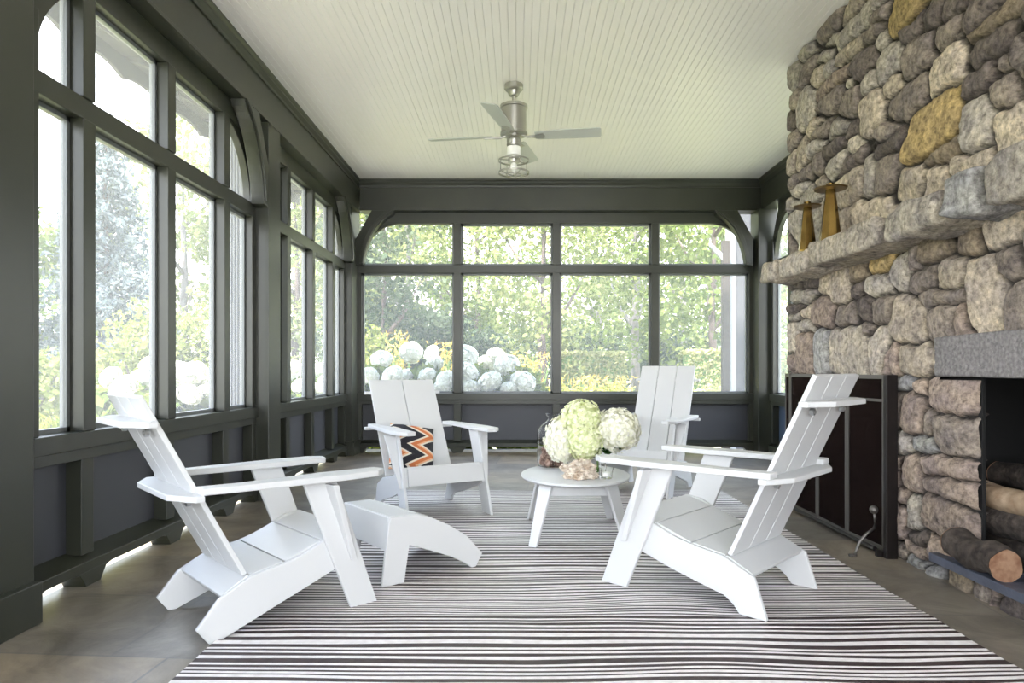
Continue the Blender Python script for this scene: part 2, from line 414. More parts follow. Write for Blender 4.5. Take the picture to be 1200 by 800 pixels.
M['l_dark'] = leafmat('blue_green_leaf', (0.029, 0.046, 0.027), (0.097, 0.118, 0.071), (0.059, 0.080, 0.046))
M['l_yel'] = leafmat('yellow_green_leaf', (0.177, 0.190, 0.025), (0.358, 0.337, 0.105), (0.261, 0.270, 0.050))
M['l_spruce'] = leafmat('blue_spruce_needle', (0.063, 0.084, 0.084), (0.211, 0.236, 0.245), (0.126, 0.152, 0.156))
M['l_soft'] = leafmat('soft_yellow_green_leaf', (0.109, 0.136, 0.027), (0.245, 0.258, 0.088), (0.170, 0.197, 0.054))
M['l_hedge'] = leafmat('hedge_leaf', (0.21, 0.23, 0.09), (0.42, 0.41, 0.20), (0.30, 0.31, 0.13))
M['petal'] = leafmat('white_petal', (.62, .64, .50), (.88, .88, .84), trans=.3)
M['petalg'] = leafmat('greenish_white_petal', (.80, .86, .50), (.93, .93, .76), (.88, .90, .64), trans=.35)
M['petalc'] = leafmat('cream_petal', (.88, .88, .72), (.95, .94, .88), (.92, .91, .80), trans=.35)
M['gold'] = leafmat('golden_plume', (.45, .28, .05), (.55, .40, .12), trans=.3)
M['stemg'] = mat('green_stem', (.10, .2, .04), .7)

def PX(x, Y): return (x-608)/800*Y
trees = [
 # x px, Y, height, crown rx, leaf, label
 (450, 15, 6.2, 1.5, 'l_dark', 'dark bluish leafy tree behind the left end of the back windows', 'trunk', .08),
 (478, 20, 9.0, 2.2, 'l_pale', 'slim pale-trunked tree behind the leftmost back window', 'trunkpale', .10),
 (560, 22, 8.6, 2.4, 'l_mid', 'green leafy tree behind the second back window from the left', 'trunk', .12),
 (636, 14, 6.6, 1.9, 'l_pale', 'tree with the thick brown trunk behind the second back window', 'trunk', .10),
 (700, 24, 9.5, 2.8, 'l_pale', 'pale green tree behind the third back window', 'trunkpale', .14),
 (745, 17, 7.4, 2.1, 'l_mid', 'grey-trunked spreading tree behind the third back window, left of the white chair back', 'trunkpale', .12),
 (800, 22, 9.4, 2.4, 'l_mid', 'leafy tree behind the left part of the rightmost back window', 'trunkpale', .13),
 (836, 15, 6.8, 1.7, 'l_mid', 'leafy tree with dark trunk nearest the brown post outside', 'trunk', .10),
 (520, 34, 15, 4.5, 'l_mid', 'tall tree far behind the back windows on the left', 'trunk', .2),
 (770, 36, 16, 5, 'l_pale', 'tall tree far behind the back windows on the right', 'trunk', .2),
 (900, 30, 13, 4, 'l_mid', 'tall tree outside seen past the right wall door', 'trunk', .2),
 (420, 26, 11, 3, 'l_pale', 'tall pale tree outside the back corner of the room', 'trunk', .15),
]
for (x, Y, h, r, lf, lab, tr, tw) in trees:
    tree('garden_tree', lab, (PX(x, Y), Y), h, (r, r), lf, n=int(26+r*15), per=75, ls=.14 if Y < 25 else .26, tr=tr, trw=tw, clump=.5+r*.13, cz=.54, base=.36)
for i_, (x, Y, h, r_) in enumerate(((430, 46, 7.5, 4), (495, 50, 6.0, 4.5), (550, 44, 5.2, 3.5), (605, 48, 7.0, 4), (668, 46, 5.0, 3.6), (725, 50, 6.5, 4.2), (785, 45, 4.6, 3.6), (850, 48, 7.5, 4.2))):
    tree('garden_tree', 'distant rounded tree across the lawn, %s' % ('left half of leftmost back window', 'right half of leftmost back window', 'left part of second back window', 'just left of the thick brown trunk', 'left part of third back window', 'right part of third back window', 'behind the rightmost back window', 'beside the brown post outside')[i_], (PX(x, Y), Y), h, (r_, r_*.8), 'l_mid' if i_ % 2 else 'l_dark', n=46, per=60, ls=.34, trw=.15, clump=1.1, cz=.48, base=.40, group='distant trees across the lawn')
# left side
tree('garden_tree', 'green deciduous tree seen through the nearest left window', (-11.0, 13.5), 5.2, (1.7, 1.7), 'l_mid', n=60, per=70, ls=.17, tr='trunk', trw=.10, cz=.60, base=.36, clump=.6, group='trees beside the left windows')
tree('garden_tree', 'feathery green tree seen through the third pane of the left window', (-8.6, 17.5), 8.0, (2.0, 2.0), 'l_pale', n=70, per=70, ls=.18, tr='trunkpale', trw=.12, cz=.60, base=.34, clump=.7, group='trees beside the left windows')
tree('garden_tree', 'leafy tree seen through the far left window', (-6.2, 19), 7.2, (2.2, 2.2), 'l_pale', n=70, per=60, ls=.18, tr='trunk', trw=.12, cz=.55, base=.36, clump=.7, group='trees beside the left windows')
tree('garden_tree', 'wide green tree far behind the blue spruce', (-21, 26), 8.0, (4.5, 3.5), 'l_mid', n=90, per=60, ls=.3, trw=.2, cz=.55, base=.36, clump=1.2, group='trees beside the left windows')
# blue spruce
t = thing('blue_spruce', 'silvery blue spruce seen through the second left window pane', 'tree', (-8.6, 14.2, -.26))
b = MB(); b.tube([(0, 0, 0), (0, 0, 6.4)], [.14, .02], 8); b.build('trunk', M['trunk'], t)
P = []
for z in np.arange(.4, 6.5, .20):
    rr = 1.95*(1-z/6.8)**.8
    for j in range(int(6+rr*9)):
        a = random.random()*6.28; L = rr*random.uniform(.75, 1.1); m_ = int(12+L*34)
        s_ = rng.random(m_)**.7
        P.append(np.stack([np.cos(a)*L*s_, np.sin(a)*L*s_, z-.25*L*s_**1.5+.06*rng.normal(size=m_)], 1)+rng.normal(size=(m_, 3))*.05)
cards(np.concatenate(P), .15, 'needles', M['l_spruce'], t, aspect=.35)
def shrub(label, x, y, r, h, leaf, n=4200, ls=.09, group=None, name='garden_shrub'):
    t = thing(name, label, 'shrub', (x, y, -.24), 0, group)
    b = MB()
    for j in range(5):
        a = j*1.26; b.tube([(0, 0, 0), (math.cos(a)*r*.3, math.sin(a)*r*.3, h*.4), (math.cos(a)*r*.6, math.sin(a)*r*.6, h*.75)], [.03, .02, .008], 5)
    b.build('stem', M['trunk'], t)
    cards(np.concatenate([clumps(22, n//40, (0, 0, h*.55), (r*.8, r*.8, h*.42), r*.32), blob(n//2, (0, 0, h*.5), (r, r, h*.5), .5)]), ls, 'foliage', M[leaf], t)
    return t
shrub('yellow-green feathery shrub in front of the blue spruce', -5.45, 10.2, .85, 2.35, 'l_soft', 4200, .09)
shrub('yellow-green shrub seen through the third pane of the left window', -4.6, 10.4, .75, 2.3, 'l_soft', 3600, .09)
shrub('yellow-green shrub seen through the first pane of the left window', -7.1, 9.6, 1.0, 1.55, 'l_soft', 4000, .09)
shrub('low green shrub at the foot of the blue spruce', -6.6, 11.5, 1.1, 1.4, 'l_mid', 4500, .10)
shrub('pale green shrub outside the far left window', -4.2, 12.4, 1.0, 1.5, 'l_pale', 4500, .10)
shrub('dark round conifer shrub on the lawn, left of the hedge', PX(575, 17), 17, 1.1, 2.3, 'l_dark', 3500, .12)
shrub('dark blue-grey shrub behind the hedge under the third back window', PX(672, 20), 20, .8, 2.5, 'l_dark', 3000, .13)
shrub('dark blue-grey shrub behind the hedge beside the white chair back', PX(710, 21), 21, .8, 2.5, 'l_dark', 3000, .13)
shrub('dark shrub just above the white chair back', PX(785, 19), 19, .9, 2.4, 'l_dark', 3000, .13)
shrub('dark leafy shrub mass beside the pale trunk', PX(505, 17), 17, 1.3, 2.9, 'l_dark', 4500, .13)
shrub('yellow-green shrub at the left edge of the back windows', PX(437, 12.5), 12.5, .4, 2.1, 'l_soft', 1800, .09)
# clipped hedge
def hedge(label, x0, x1, Y, d, h):
    t = thing('clipped_hedge', label, 'hedge', ((x0+x1)/2, Y, -.25)); w = (x1-x0)/2
    n = int(5200*(x1-x0)); q = rng.random((n, 3)); p = np.stack([(q[:, 0]*2-1)*w, q[:, 1]*d, q[:, 2]*h], 1)
    m_ = rng.random(n); p[m_ < .4, 1] = rng.random((m_ < .4).sum())*.08; p[m_ > .7, 2] = h-rng.random((m_ > .7).sum())*.08
    b = MB(); b.box(-w+.06, w-.06, .08, d-.05, 0, h-.07); b.build('hedge_core', M['stemg'], t)
    cards(p, .075, 'foliage', M['l_hedge'], t)
hedge('clipped yellow-green hedge running behind the third back window', PX(655, 14), PX(735, 14), 14, .9, 1.62)
hedge('clipped hedge behind the rightmost back window', PX(808, 14), PX(930, 14), 14, .9, 1.66)
hedge('long low hedge across the lawn behind the white hydrangeas', PX(425, 24), PX(640, 24), 24, 1, 1.7)

# hydrangeas -------------------------------------------------------
def head_mesh(name, m, r=.13, n=520, fs=.022, squash=.85):
    d = rng.normal(size=(n, 3)); d /= np.linalg.norm(d, axis=1)[:, None]
    bump_ = 1+.10*np.sin(d[:, 0]*6+1)*np.sin(d[:, 1]*7)*np.cos(d[:, 2]*5)
    vs = []; fc = []
    for i in range(n):
        nn = Vector(d[i]); c = nn*r*bump_[i]*random.uniform(.88, 1.10)
        a = nn.orthogonal().normalized(); a.rotate(Matrix.Rotation(random.random()*6.28, 3, nn)); bb = nn.cross(a)
        tilt = nn*fs*.25
        for (p, q) in ((a, bb), (bb, -a), (-a, -bb), (-bb, a)):
            o_ = len(vs); s_ = fs*random.uniform(.8, 1.15)
            vs += [tuple(c-nn*fs*.1), tuple(c+p*s_+tilt), tuple(c+(p+q)*s_*.72+tilt*1.5), tuple(c+q*s_+tilt)]
            fc.append((o_, o_+1, o_+2, o_+3))
    bm = bmesh.new(); bmesh.ops.create_icosphere(bm, subdivisions=3, radius=r*.93)
    o_ = len(vs); vs += [tuple(v.co) for v in bm.verts]; fc += [tuple(v.index+o_ for v in f.verts) for f in bm.faces]; bm.free()
    vs = [(x, y, z*squash) for x, y, z in vs]
    me = bpy.data.meshes.new(name); me.from_pydata(vs, [], fc); me.materials.append(m); me.update()
    return me
hm_w = head_mesh('flower_head', M['petal'], .135, 300, .034)
def hydrangea(label, x, y, r, h, heads, group, leafy=2200):
    t = thing('hydrangea_bush', label, 'flowering shrub', (x, y, -.23), 0, group)
    b = MB()
    for j in range(7):
        a = j*.9; b.tube([(0, 0, 0), (math.cos(a)*r*.5, math.sin(a)*r*.5, h*.8)], [.015, .008], 5)
    b.build('stem', M['stemg'], t)
    cards(blob(leafy, (0, 0, h*.55), (r*.98, r*.85, h*.58), .45), .13, 'foliage', M['l_bright'], t, aspect=.6)
    for (hx, hy, hz, s) in heads:
        o = bpy.data.objects.new('flower_head', hm_w); C.objects.link(o); o.parent = t
        o.location = (hx-x, hy-y, hz+.23); o.scale = (s, s, s*.92); o.rotation_euler = (random.random(), random.random(), random.random()*6)
M['l_bright'] = leafmat('fresh_green_leaf', (0.067, 0.114, 0.017), (0.211, 0.245, 0.059), (0.135, 0.182, 0.034), trans=.45)
# behind the back wall: head list in photo px (x, y, diameter)
Hb = [(447,421,22,9.5),(482,413,24,9.7),(506,414,18,9.9),(433,441,20,9.2),(460,441,24,9.15),(476,441,18,9.4),(509,427,20,9.6),(500,440,20,9.3),(523,445,22,9.15),(518,455,20,9.1),
      (546,418,26,9.6),(549,436,24,9.3),(582,418,22,9.8),(594,428,28,9.5),(574,447,26,9.15),(613,448,28,9.2),(552,456,20,9.1),(570,425,18,9.8),(540,453,18,9.2),(596,455,18,9.1)]
grp = 'white hydrangeas outside the back windows'
for lab, lo, hi in (('white hydrangea bush left of the pale chair back, outside the leftmost back window', 420, 470), ('white hydrangea bush outside the right half of the leftmost back window', 470, 532), ('white hydrangea bush outside the left half of the second back window', 532, 581), ('white hydrangea bush outside the right half of the second back window', 581, 640)):
    hs = [(PX(x, Y), Y, 1-(y-433)/800*Y, d/800*Y/.28) for x, y, d, Y in Hb if lo <= x < hi]
    cx = PX((lo+hi)/2, 9.5)
    hydrangea(lab, cx, 9.45, .42, 1.15, hs, grp)
# beside the left wall
def left_h(lab, lst, group='white hydrangeas outside the left windows', r=.5):
    hs = []
    for x, y, d, X in lst:
        Y = X*800/(x-608); hs.append((X, Y, 1-(y-433)/800*Y, d/800*Y/.28))
    cx = sum(h_[0] for h_ in hs)/len(hs); cy = sum(h_[1] for h_ in hs)/len(hs)
    hydrangea(lab, cx-.15, cy, r, .98, hs, group, 3000)
left_h('white hydrangea bush behind the top of the front left chair', [(130,442,24,-3.2),(146,452,26,-3.1),(168,443,26,-3.3),(176,428,22,-3.5),(140,460,22,-3.0),(190,438,20,-3.4)])
left_h('white hydrangea bush in the third pane of the left window', [(213,437,30,-3.1),(232,440,32,-3.1),(222,462,26,-2.95),(242,462,26,-3.0),(205,455,22,-3.2),(254,445,22,-3.3)])
left_h('white hydrangea bush outside the far left window, first pane', [(345,430,16,-3.2),(350,452,16,-3.0),(340,440,16,-3.3),(356,436,14,-3.3)], r=.6)
left_h('white hydrangea bush outside the far left window, second pane', [(374,434,15,-3.2),(380,446,15,-3.0),(372,455,14,-2.9),(386,430,12,-3.3)], r=.6)
# golden grasses
def plume(lab, x, Y, n, z1, w=.35):
    t = thing('golden_grass', lab, 'ornamental grass', (PX(x, Y), Y, -.22), 0, 'golden plume grasses in the garden')
    b = MB()
    for i in range(n):
        a = random.random()*6.28; r_ = random.random()*w; dx, dy = math.cos(a)*r_, math.sin(a)*r_
        b.tube([(dx*.4, dy*.4, 0), (dx*.8, dy*.8, z1*.7), (dx, dy, z1*random.uniform(.85, 1.05))], [.006, .006, .002], 4, False)
    b.build('stalk', M['stemg'], t)
    P = np.concatenate([np.stack([rng.normal(size=60)*w*.5]*1+[rng.normal(size=60)*w*.5, z1*(.55+.5*rng.random(60))], 1) for _ in range(n//10+1)])
    cards(P, .12, 'plumes', M['gold'], t, aspect=.22, up=0)
    Q = np.stack([rng.normal(size=400)*w*.6, rng.normal(size=400)*w*.6, z1*.6*rng.random(400)], 1)
    cards(Q, .2, 'blades', M['l_yel'], t, aspect=.12)
plume('golden plume grass between the hydrangea heads of the leftmost back window', 468, 11, 22, 1.75, .22)
plume('golden plume grass at the right edge of the leftmost back window', 522, 11.5, 22, 1.6, .25)
plume('golden plume grass just left of the thick brown trunk', 622, 12, 26, 1.45, .35)
plume('golden plume grass in front of the hedge, left part', 680, 12.6, 24, 1.05, .5)
plume('golden plume grass at the edge of the hedge beside the white chair back', 722, 12.4, 24, 1.05, .5)
shrub('low yellow perennial clump under the hedge', PX(700, 12.2), 12.2, .9, .95, 'l_yel', 4500, .08)
shrub('low yellow perennial clump in front of the right hedge', PX(850, 12.8), 12.8, .8, 1.0, 'l_hedge', 3500, .08)
shrub('low leafy plants under the thick trunk', PX(650, 12.4), 12.4, .6, .95, 'l_yel', 3500, .08)
t = thing('meadow_grass', 'tall yellow-green grass under the nearest left windows', 'grass', (-3.6, 5.0, -.24)); t['kind'] = 'stuff'
Q = np.stack([rng.uniform(-1.2, .7, 16000), rng.uniform(-3.5, 7, 16000), .75*rng.random(16000)], 1)
o = cards(Q, .24, 'meadow_grass', M['l_yel'], None, aspect=.09, up=3.)
o.location = (-3.6, 5.0, -.24); tag(o, 'tall yellow-green grass under the nearest left windows', 'grass', kind='stuff')
bpy.data.objects.remove(t)

# ------------------------------------------------------------------ fireplace chimney
XF = 2.04
def uv(x, y):
    Y = XF*800/(x-608); return Y, 1-(y-433)/800*Y
cols = dict(o=(.42,.32,.16), g=(.24,.21,.19), d=(.145,.125,.12), t=(.43,.38,.32), l=(.37,.345,.315), b=(.31,.315,.325), p=(.31,.255,.225), n=(.24,.20,.155), w=(.48,.44,.39))
S = """1062 6 38 52 o;1096 18 20 20 d;1070 38 26 14 d;1118 8 22 18 d;1150 12 34 26 d;1178 22 56 14 n;1114 38 30 22 g;1077 66 34 34 g;1045 74 30 36 l;1112 84 42 42 t;
1168 50 50 28 d;1182 73 16 16 g;1150 97 42 18 d;1180 106 32 34 g;1197 60 10 40 g;1064 118 44 32 g;1096 150 62 66 o;1148 146 34 62 l;1190 155 44 56 t;1108 179 38 18 n;1070 208 32 28 t;1105 206 24 24 t;
1142 190 44 20 t;1000 10 18 18 t;974 28 36 20 g;1000 36 46 20 l;1032 18 22 18 g;1036 2 20 12 l;998 60 26 14 t;1024 40 20 16 g;1035 50 12 20 l;1014 74 34 28 d;948 60 22 16 l;972 65 18 12 l;
950 82 14 18 g;960 90 16 24 t;975 80 12 14 l;932 90 18 28 l;973 102 30 16 p;976 120 30 24 g;1000 94 12 12 l;1023 98 18 20 l;1047 101 18 18 t;998 122 24 36 g;1025 130 28 52 t;948 126 20 42 l;933 120 9 22 t;
923 112 8 24 l;927 142 14 24 d;958 147 20 16 t;929 166 16 22 g;964 154 20 16 g;942 180 14 34 t;928 193 16 24 t;958 170 16 16 l;986 148 22 20 l;980 174 20 18 d;1004 150 12 12 d;1005 169 12 18 w;1041 152 20 18 g;
1042 171 30 10 d;960 193 13 20 g;948 202 18 16 g;982 192 22 22 l;1006 187 24 10 d;1022 200 10 44 l;1042 204 24 36 g;928 216 14 16 g;938 224 16 16 l;964 214 9 10 t;950 229 16 14 l;928 240 13 18 l;932 262 16 26 l;
925 275 8 24 g;956 258 14 26 l;996 220 34 28 t;1012 252 44 22 t;975 250 12 30 l;934 333 14 9 g;953 330 16 11 d;941 348 26 16 l;931 361 18 9 d;948 367 12 11 t;934 372 14 7 l;969 331 13 22 t;988 333 20 40 t;
1009 318 18 24 n;1039 306 32 18 o;966 365 23 32 p;994 369 25 22 g;1011 339 13 16 d;1032 335 25 20 l;1015 361 18 26 d;1039 363 23 26 g;931 395 11 36 w;946 382 15 12 l;947 412 19 44 p;927 423 9 18 p;
966 410 17 48 b;997 410 43 50 w;1020 387 7 7 g;1032 410 25 50 w;1058 316 20 42 l;1076 300 8 22 g;1082 327 22 20 g;1100 290 34 22 n;1138 279 34 32 n;1176 270 42 38 t;1188 308 34 38 g;1117 320 26 32 t;
1110 348 41 11 g;1158 342 46 76 t;1106 376 33 28 g;1132 374 13 26 p;1067 376 38 52 t;1194 358 18 36 g;1042 420 9 36 p;1053 424 9 30 p;1077 422 36 38 t;1059 449 24 10 b;1081 454 13 20 p;1110 464 36 38 p;
1053 478 13 40 g;1074 484 26 48 p;1093 496 9 26 g;1118 510 38 46 g;1059 518 25 24 l;1086 521 22 18 b;1056 542 15 14 p;1073 556 26 42 p;1110 548 54 20 p;1052 568 9 30 p;1062 581 11 16 p;1113 572 46 20 p;
1075 600 12 40 l;1057 611 18 44 p;1107 606 48 42 p;1081 632 18 10 d;1057 644 17 18 g;1078 644 20 10 p;1102 643 22 24 p;1079 660 22 14 b;1099 673 20 16 b;1129 687 30 28 n;1158 699 24 28 g;1172 708 7 32 p;1187 716 26 30 d;
927 445 10 12 p;936 452 10 14 p;926 465 11 14 l;935 478 12 18 t;926 490 10 16 p;945 455 10 20 g;935 500 14 14 l;928 512 12 14 p;940 520 14 18 g;930 535 14 16 t;928 553 12 16 p;942 548 14 18 l;934 572 18 14 p;
955 470 14 26 l;958 500 16 28 p;957 530 16 24 t;960 560 18 22 g;952 583 22 14 p;976 460 18 24 g;980 490 20 26 p;982 522 20 28 l;980 556 22 28 p;978 588 26 20 t;1002 470 22 30 t;1006 508 22 30 p;1004 545 24 30 g;1004 580 26 26 l;1002 605 26 18 p;1030 470 18 30 l;1030 508 20 30 p;1030 548 20 32 g;1030 590 22 34 l;1030 622 24 18 p"""
seeds = []
for s in S.replace('\n', '').split(';'):
    a = s.split(); x, y, w_, h_ = map(float, a[:4])
    u, v = uv(x, y); ua, _ = uv(x-w_/2, y); ub, _ = uv(x+w_/2, y)
    seeds.append((u, v, abs(ua-ub)/2, h_*u/800/2, cols[a[4]]))
# stones outside the frame (nearer the camera)
for i in range(400):
    u, v = random.uniform(.9, 2.62), random.uniform(0, 3.27)
    if all((u-s[0])**2+(v-s[1])**2 > .16**2 for s in seeds):
        seeds.append((u, v, random.uniform(.08, .13), random.uniform(.06, .11), cols[random.choice('gdtlpn')]))
ug = np.concatenate([np.arange(.9, 2.62, .02), np.arange(2.62, 5.17, .0085)]); vg = np.arange(0, 3.2675, .0085)
U, V = np.meshgrid(ug, vg, indexing='ij'); nu, nv = U.shape
# wobble coordinates so stone outlines are irregular
def wob(U, V, f, ph): return np.sin(U*f+ph+1.7*np.sin(V*f*.7+ph*2))*np.cos(V*f*1.1+ph*3+1.3*np.sin(U*f*.6))
UU = U+.010*wob(U, V, 21, 1)+.005*wob(U, V, 55, 2.3); VV = V+.010*wob(V, U, 19, 4)+.005*wob(V, U, 60, .7)
F1 = np.full(U.shape, 1e9); F2 = F1.copy(); ID = np.zeros(U.shape, int); SZ = np.zeros(U.shape)
for i, (u, v, a, c, col) in enumerate(seeds):
    ph = (i*2.39) % 6.28; sh = .20*math.sin(i*1.7)
    du = (UU-u)/a; dv = (VV-v+sh*(UU-u)*c/a)/c
    d = (np.abs(du)**3.2+np.abs(dv)**3.2)**(1/3.2)*min(a, c)-min(a, c)
    d = d
    m_ = d < F1; F2 = np.where(m_, F1, np.minimum(F2, d)); F1 = np.where(m_, d, F1)
    ID = np.where(m_, i, ID); SZ = np.where(m_, min(a, c), SZ)
edge = np.clip((F2-F1)/np.clip(SZ*.9, .022, .05), 0, 1)
core = np.clip(-F1/SZ+.25, 0, 1)
jit = np.array([((i*7919) % 101)/101 for i in range(len(seeds))])
tl = np.array([(((i*131) % 97)/97-.5, ((i*173) % 89)/89-.5) for i in range(len(seeds))])
cen = np.array([(s[0], s[1]) for s in seeds])
H = (1-(1-edge)**2.2)*(.040+.018*jit[ID]) + .014*core
H += edge*((U-cen[ID, 0])*tl[ID, 0]*.22+(V-cen[ID, 1])*tl[ID, 1]*.22)
rough = np.zeros(U.shape)
for f_, a_ in ((35, .0024), (80, .0016), (160, .0010)): rough += a_*wob(U, V, f_, f_*.31+ID*1.3)
H += rough*edge
X = XF+.022-H
X += np.clip(U-5.10, 0, 1)**1.5*7.0
X += np.where((V > .13) & (V < .965) & (U > 1.5), np.clip((3.13-U)/.07, 0, 1)**2*.055, 0)
colarr = np.array([s[4] for s in seeds])[ID]*(.82+.36*jit[(ID*3+5) % len(seeds)])[..., None]
mort = np.array((.032, .029, .027)); k_ = np.clip((edge-.15)/.20, 0, 1)[..., None]
colarr = mort*(1-k_)+colarr*k_
idx = np.arange(nu*nv).reshape(nu, nv)
quads = np.stack([idx[:-1, :-1], idx[:-1, 1:], idx[1:, 1:], idx[1:, :-1]], -1)
uc = (U[:-1, :-1]+U[1:, 1:])/2; vc = (V[:-1, :-1]+V[1:, 1:])/2
OY, OZ0, OZ1, LY, LZ1 = 3.06, .12, .965, 3.30, 1.16
hole = ((uc > 1.5) & (uc < OY) & (vc > OZ0) & (vc < OZ1)) | ((uc > 1.3) & (uc < LY-.02) & (vc > OZ1-.01) & (vc < LZ1-.01))
quads = quads[~hole]
fp = thing('stone_fireplace', 'fieldstone fireplace and chimney wall with stone mantel and granite lintel', 'fireplace', (XF, 3.0, 0))
me = bpy.data.meshes.new('chimney_stonework')
co = np.stack([X-XF, U-3.0, V], -1).reshape(-1, 3)
me.vertices.add(len(co)); me.vertices.foreach_set('co', co.ravel())
nq = len(quads); me.loops.add(nq*4); me.loops.foreach_set('vertex_index', quads.ravel())
me.polygons.add(nq); me.polygons.foreach_set('loop_start', np.arange(nq)*4); me.polygons.foreach_set('loop_total', np.full(nq, 4))
me.polygons.foreach_set('use_smooth', np.ones(nq, bool)); me.update(calc_edges=True)
at = me.color_attributes.new('stone', 'FLOAT_COLOR', 'POINT')
at.data.foreach_set('color', np.concatenate([colarr.reshape(-1, 3), np.ones((nu*nv, 1))], 1).ravel())
def stonemat(name, attr=None, base=(.3, .3, .3)):
    m = bpy.data.materials.new(name); m.use_nodes = True; n, l = m.node_tree.nodes, m.node_tree.links; b = n['Principled BSDF']
    t = n.new('ShaderNodeTexCoord')
    nz = n.new('ShaderNodeTexNoise'); nz.inputs['Scale'].default_value = 34; nz.inputs['Detail'].default_value = 9; nz.inputs['Roughness'].default_value = .7
    nz2 = n.new('ShaderNodeTexNoise'); nz2.inputs['Scale'].default_value = 9; nz2.inputs['Detail'].default_value = 4
    l.new(t.outputs['Object'], nz.inputs['Vector']); l.new(t.outputs['Object'], nz2.inputs['Vector'])
    r = n.new('ShaderNodeValToRGB'); r.color_ramp.elements[0].position = .33; r.color_ramp.elements[1].position = .68
    r.color_ramp.elements[0].color = (.36, .35, .35, 1); r.color_ramp.elements[1].color = (1.62, 1.60, 1.56, 1)
    l.new(nz.outputs['Fac'], r.inputs[0])
    r2 = n.new('ShaderNodeValToRGB'); r2.color_ramp.elements[0].position = .35; r2.color_ramp.elements[1].position = .65
    r2.color_ramp.elements[0].color = (.80, .78, .80, 1); r2.color_ramp.elements[1].color = (1.18, 1.14, 1.02, 1)
    l.new(nz2.outputs['Fac'], r2.inputs[0])
    m1 = n.new('ShaderNodeMix'); m1.data_type = 'RGBA'; m1.blend_type = 'MULTIPLY'; m1.inputs['Factor'].default_value = 1
    m2 = n.new('ShaderNodeMix'); m2.data_type = 'RGBA'; m2.blend_type = 'MULTIPLY'; m2.inputs['Factor'].default_value = 1
    if attr:
        a = n.new('ShaderNodeVertexColor'); a.layer_name = attr; l.new(a.outputs[0], m1.inputs['A'])
    else: m1.inputs['A'].default_value = (*base, 1)
    l.new(r.outputs[0], m1.inputs['B']); l.new(m1.outputs['Result'], m2.inputs['A']); l.new(r2.outputs[0], m2.inputs['B']); l.new(m2.outputs['Result'], b.inputs['Base Color'])
    bp = n.new('ShaderNodeBump'); bp.inputs['Strength'].default_value = .8; bp.inputs['Distance'].default_value = .02
    l.new(nz.outputs['Fac'], bp.inputs['Height']); l.new(bp.outputs[0], b.inputs['Normal'])
    b.inputs['Roughness'].default_value = .85; b.inputs['Specular IOR Level'].default_value = .3
    return m
M['stones'] = stonemat('fieldstone', 'stone')
me.materials.append(M['stones'])
o = bpy.data.objects.new('chimney_stonework', me); C.objects.link(o); o.parent = fp
# chimney body and firebox
b = MB()
b.box(XF+.05, 2.955, 3.45, 5.13, 0, CEIL-.003); b.box(XF+.05, 2.955, .9, 1.3, 0, CEIL-.003); b.box(XF+.05, 2.955, 1.3, 3.45, 1.10, CEIL-.003)
b.box(XF+.05, 3.0, 1.3, 3.45, 0, .115)
b.build('chimney_core', M['lintel'], fp, world=True)
b = MB(); b.box(2.80, 3.0, 1.3, 3.45, .115, 1.10); b.box(XF+.09, 2.8, 3.40, 3.45, .115, 1.1); b.box(XF+.09, 2.8, 1.3, 1.35, .115, 1.1); b.box(XF+.09, 2.8, 1.35, 3.40, 1.05, 1.10); b.box(XF+.05, 2.8, 1.35, 3.40, .115, .125)
b.box(XF+.035, XF+.05, OY-.005, 3.45, .12, 1.0)
b.build('firebox', M['black'], fp, world=True)
def roughblock(name, x0, x1, y0, y1, z0, z1, m, parent, amp=.012, sub=4, bev=.02, seed=0):
    bm = bmesh.new(); bmesh.ops.create_cube(bm, size=1)
    sx_, sy_, sz_ = x1-x0, y1-y0, z1-z0
    for v in bm.verts: v.co = Vector((v.co.x*sx_, v.co.y*sy_, v.co.z*sz_))
    bmesh.ops.bevel(bm, geom=bm.edges[:], offset=bev, segments=2, affect='EDGES', profile=.6)
    bmesh.ops.subdivide_edges(bm, edges=[e_ for e_ in bm.edges if e_.calc_length() > .06], cuts=sub, use_grid_fill=True)
    cx, cy, cz = (x0+x1)/2, (y0+y1)/2, (z0+z1)/2
    for v in bm.verts:
        p = Vector((v.co.x+cx, v.co.y+cy, v.co.z+cz))
        v.co += Vector(mnoise.noise_vector(p*7+Vector((seed, 0, 0))))*amp*1.4+Vector(mnoise.noise_vector(p*24))*amp*.6
    L = parent.location
    for v in bm.verts: v.co += Vector((cx-L.x, cy-L.y, cz-L.z))
    me = bpy.data.meshes.new(name); bm.to_mesh(me); bm.free(); me.materials.append(m)
    me.polygons.foreach_set('use_smooth', [True]*len(me.polygons))
    o = bpy.data.objects.new(name, me); C.objects.link(o); o.parent = parent
    return o
lint = roughblock('lintel', XF-.035, XF+.2, 1.3, LY, OZ1, LZ1, M['lintel'], fp, .006, 8, .012)
# mantel: six rough stones
XM = 1.775
def YM(x): return XM*800/(x-608)
for i, (xa, xb, dz, cc) in enumerate(((889.5, 909, 0, 'w'), (910, 945, 0, 'w'), (946, 1029, .004, 'w'), (1030, 1096, .01, 'l'), (1097, 1141, .03, 'b'), (1142, 1330, .05, 'l'))):
    m_ = stonemat('mantel_stone_%s_%d' % (cc, i), None, tuple(c_*(.85, 1.0, .78, .92, 1.0, .9)[i] for c_ in cols[cc]))
    roughblock('mantel_stone', XM+.01*(i % 2), XF+.06, YM(xb)+.020, YM(xa)-.018, 1.625, 1.765+dz, m_, fp, .018, 6, .030, i*3.3)
b = MB(); b.box(1.95, XF+.12, 1.35, 3.25, .092, .132); b.build('hearth_slab', M['slate'], fp, world=True, bevel=.004)
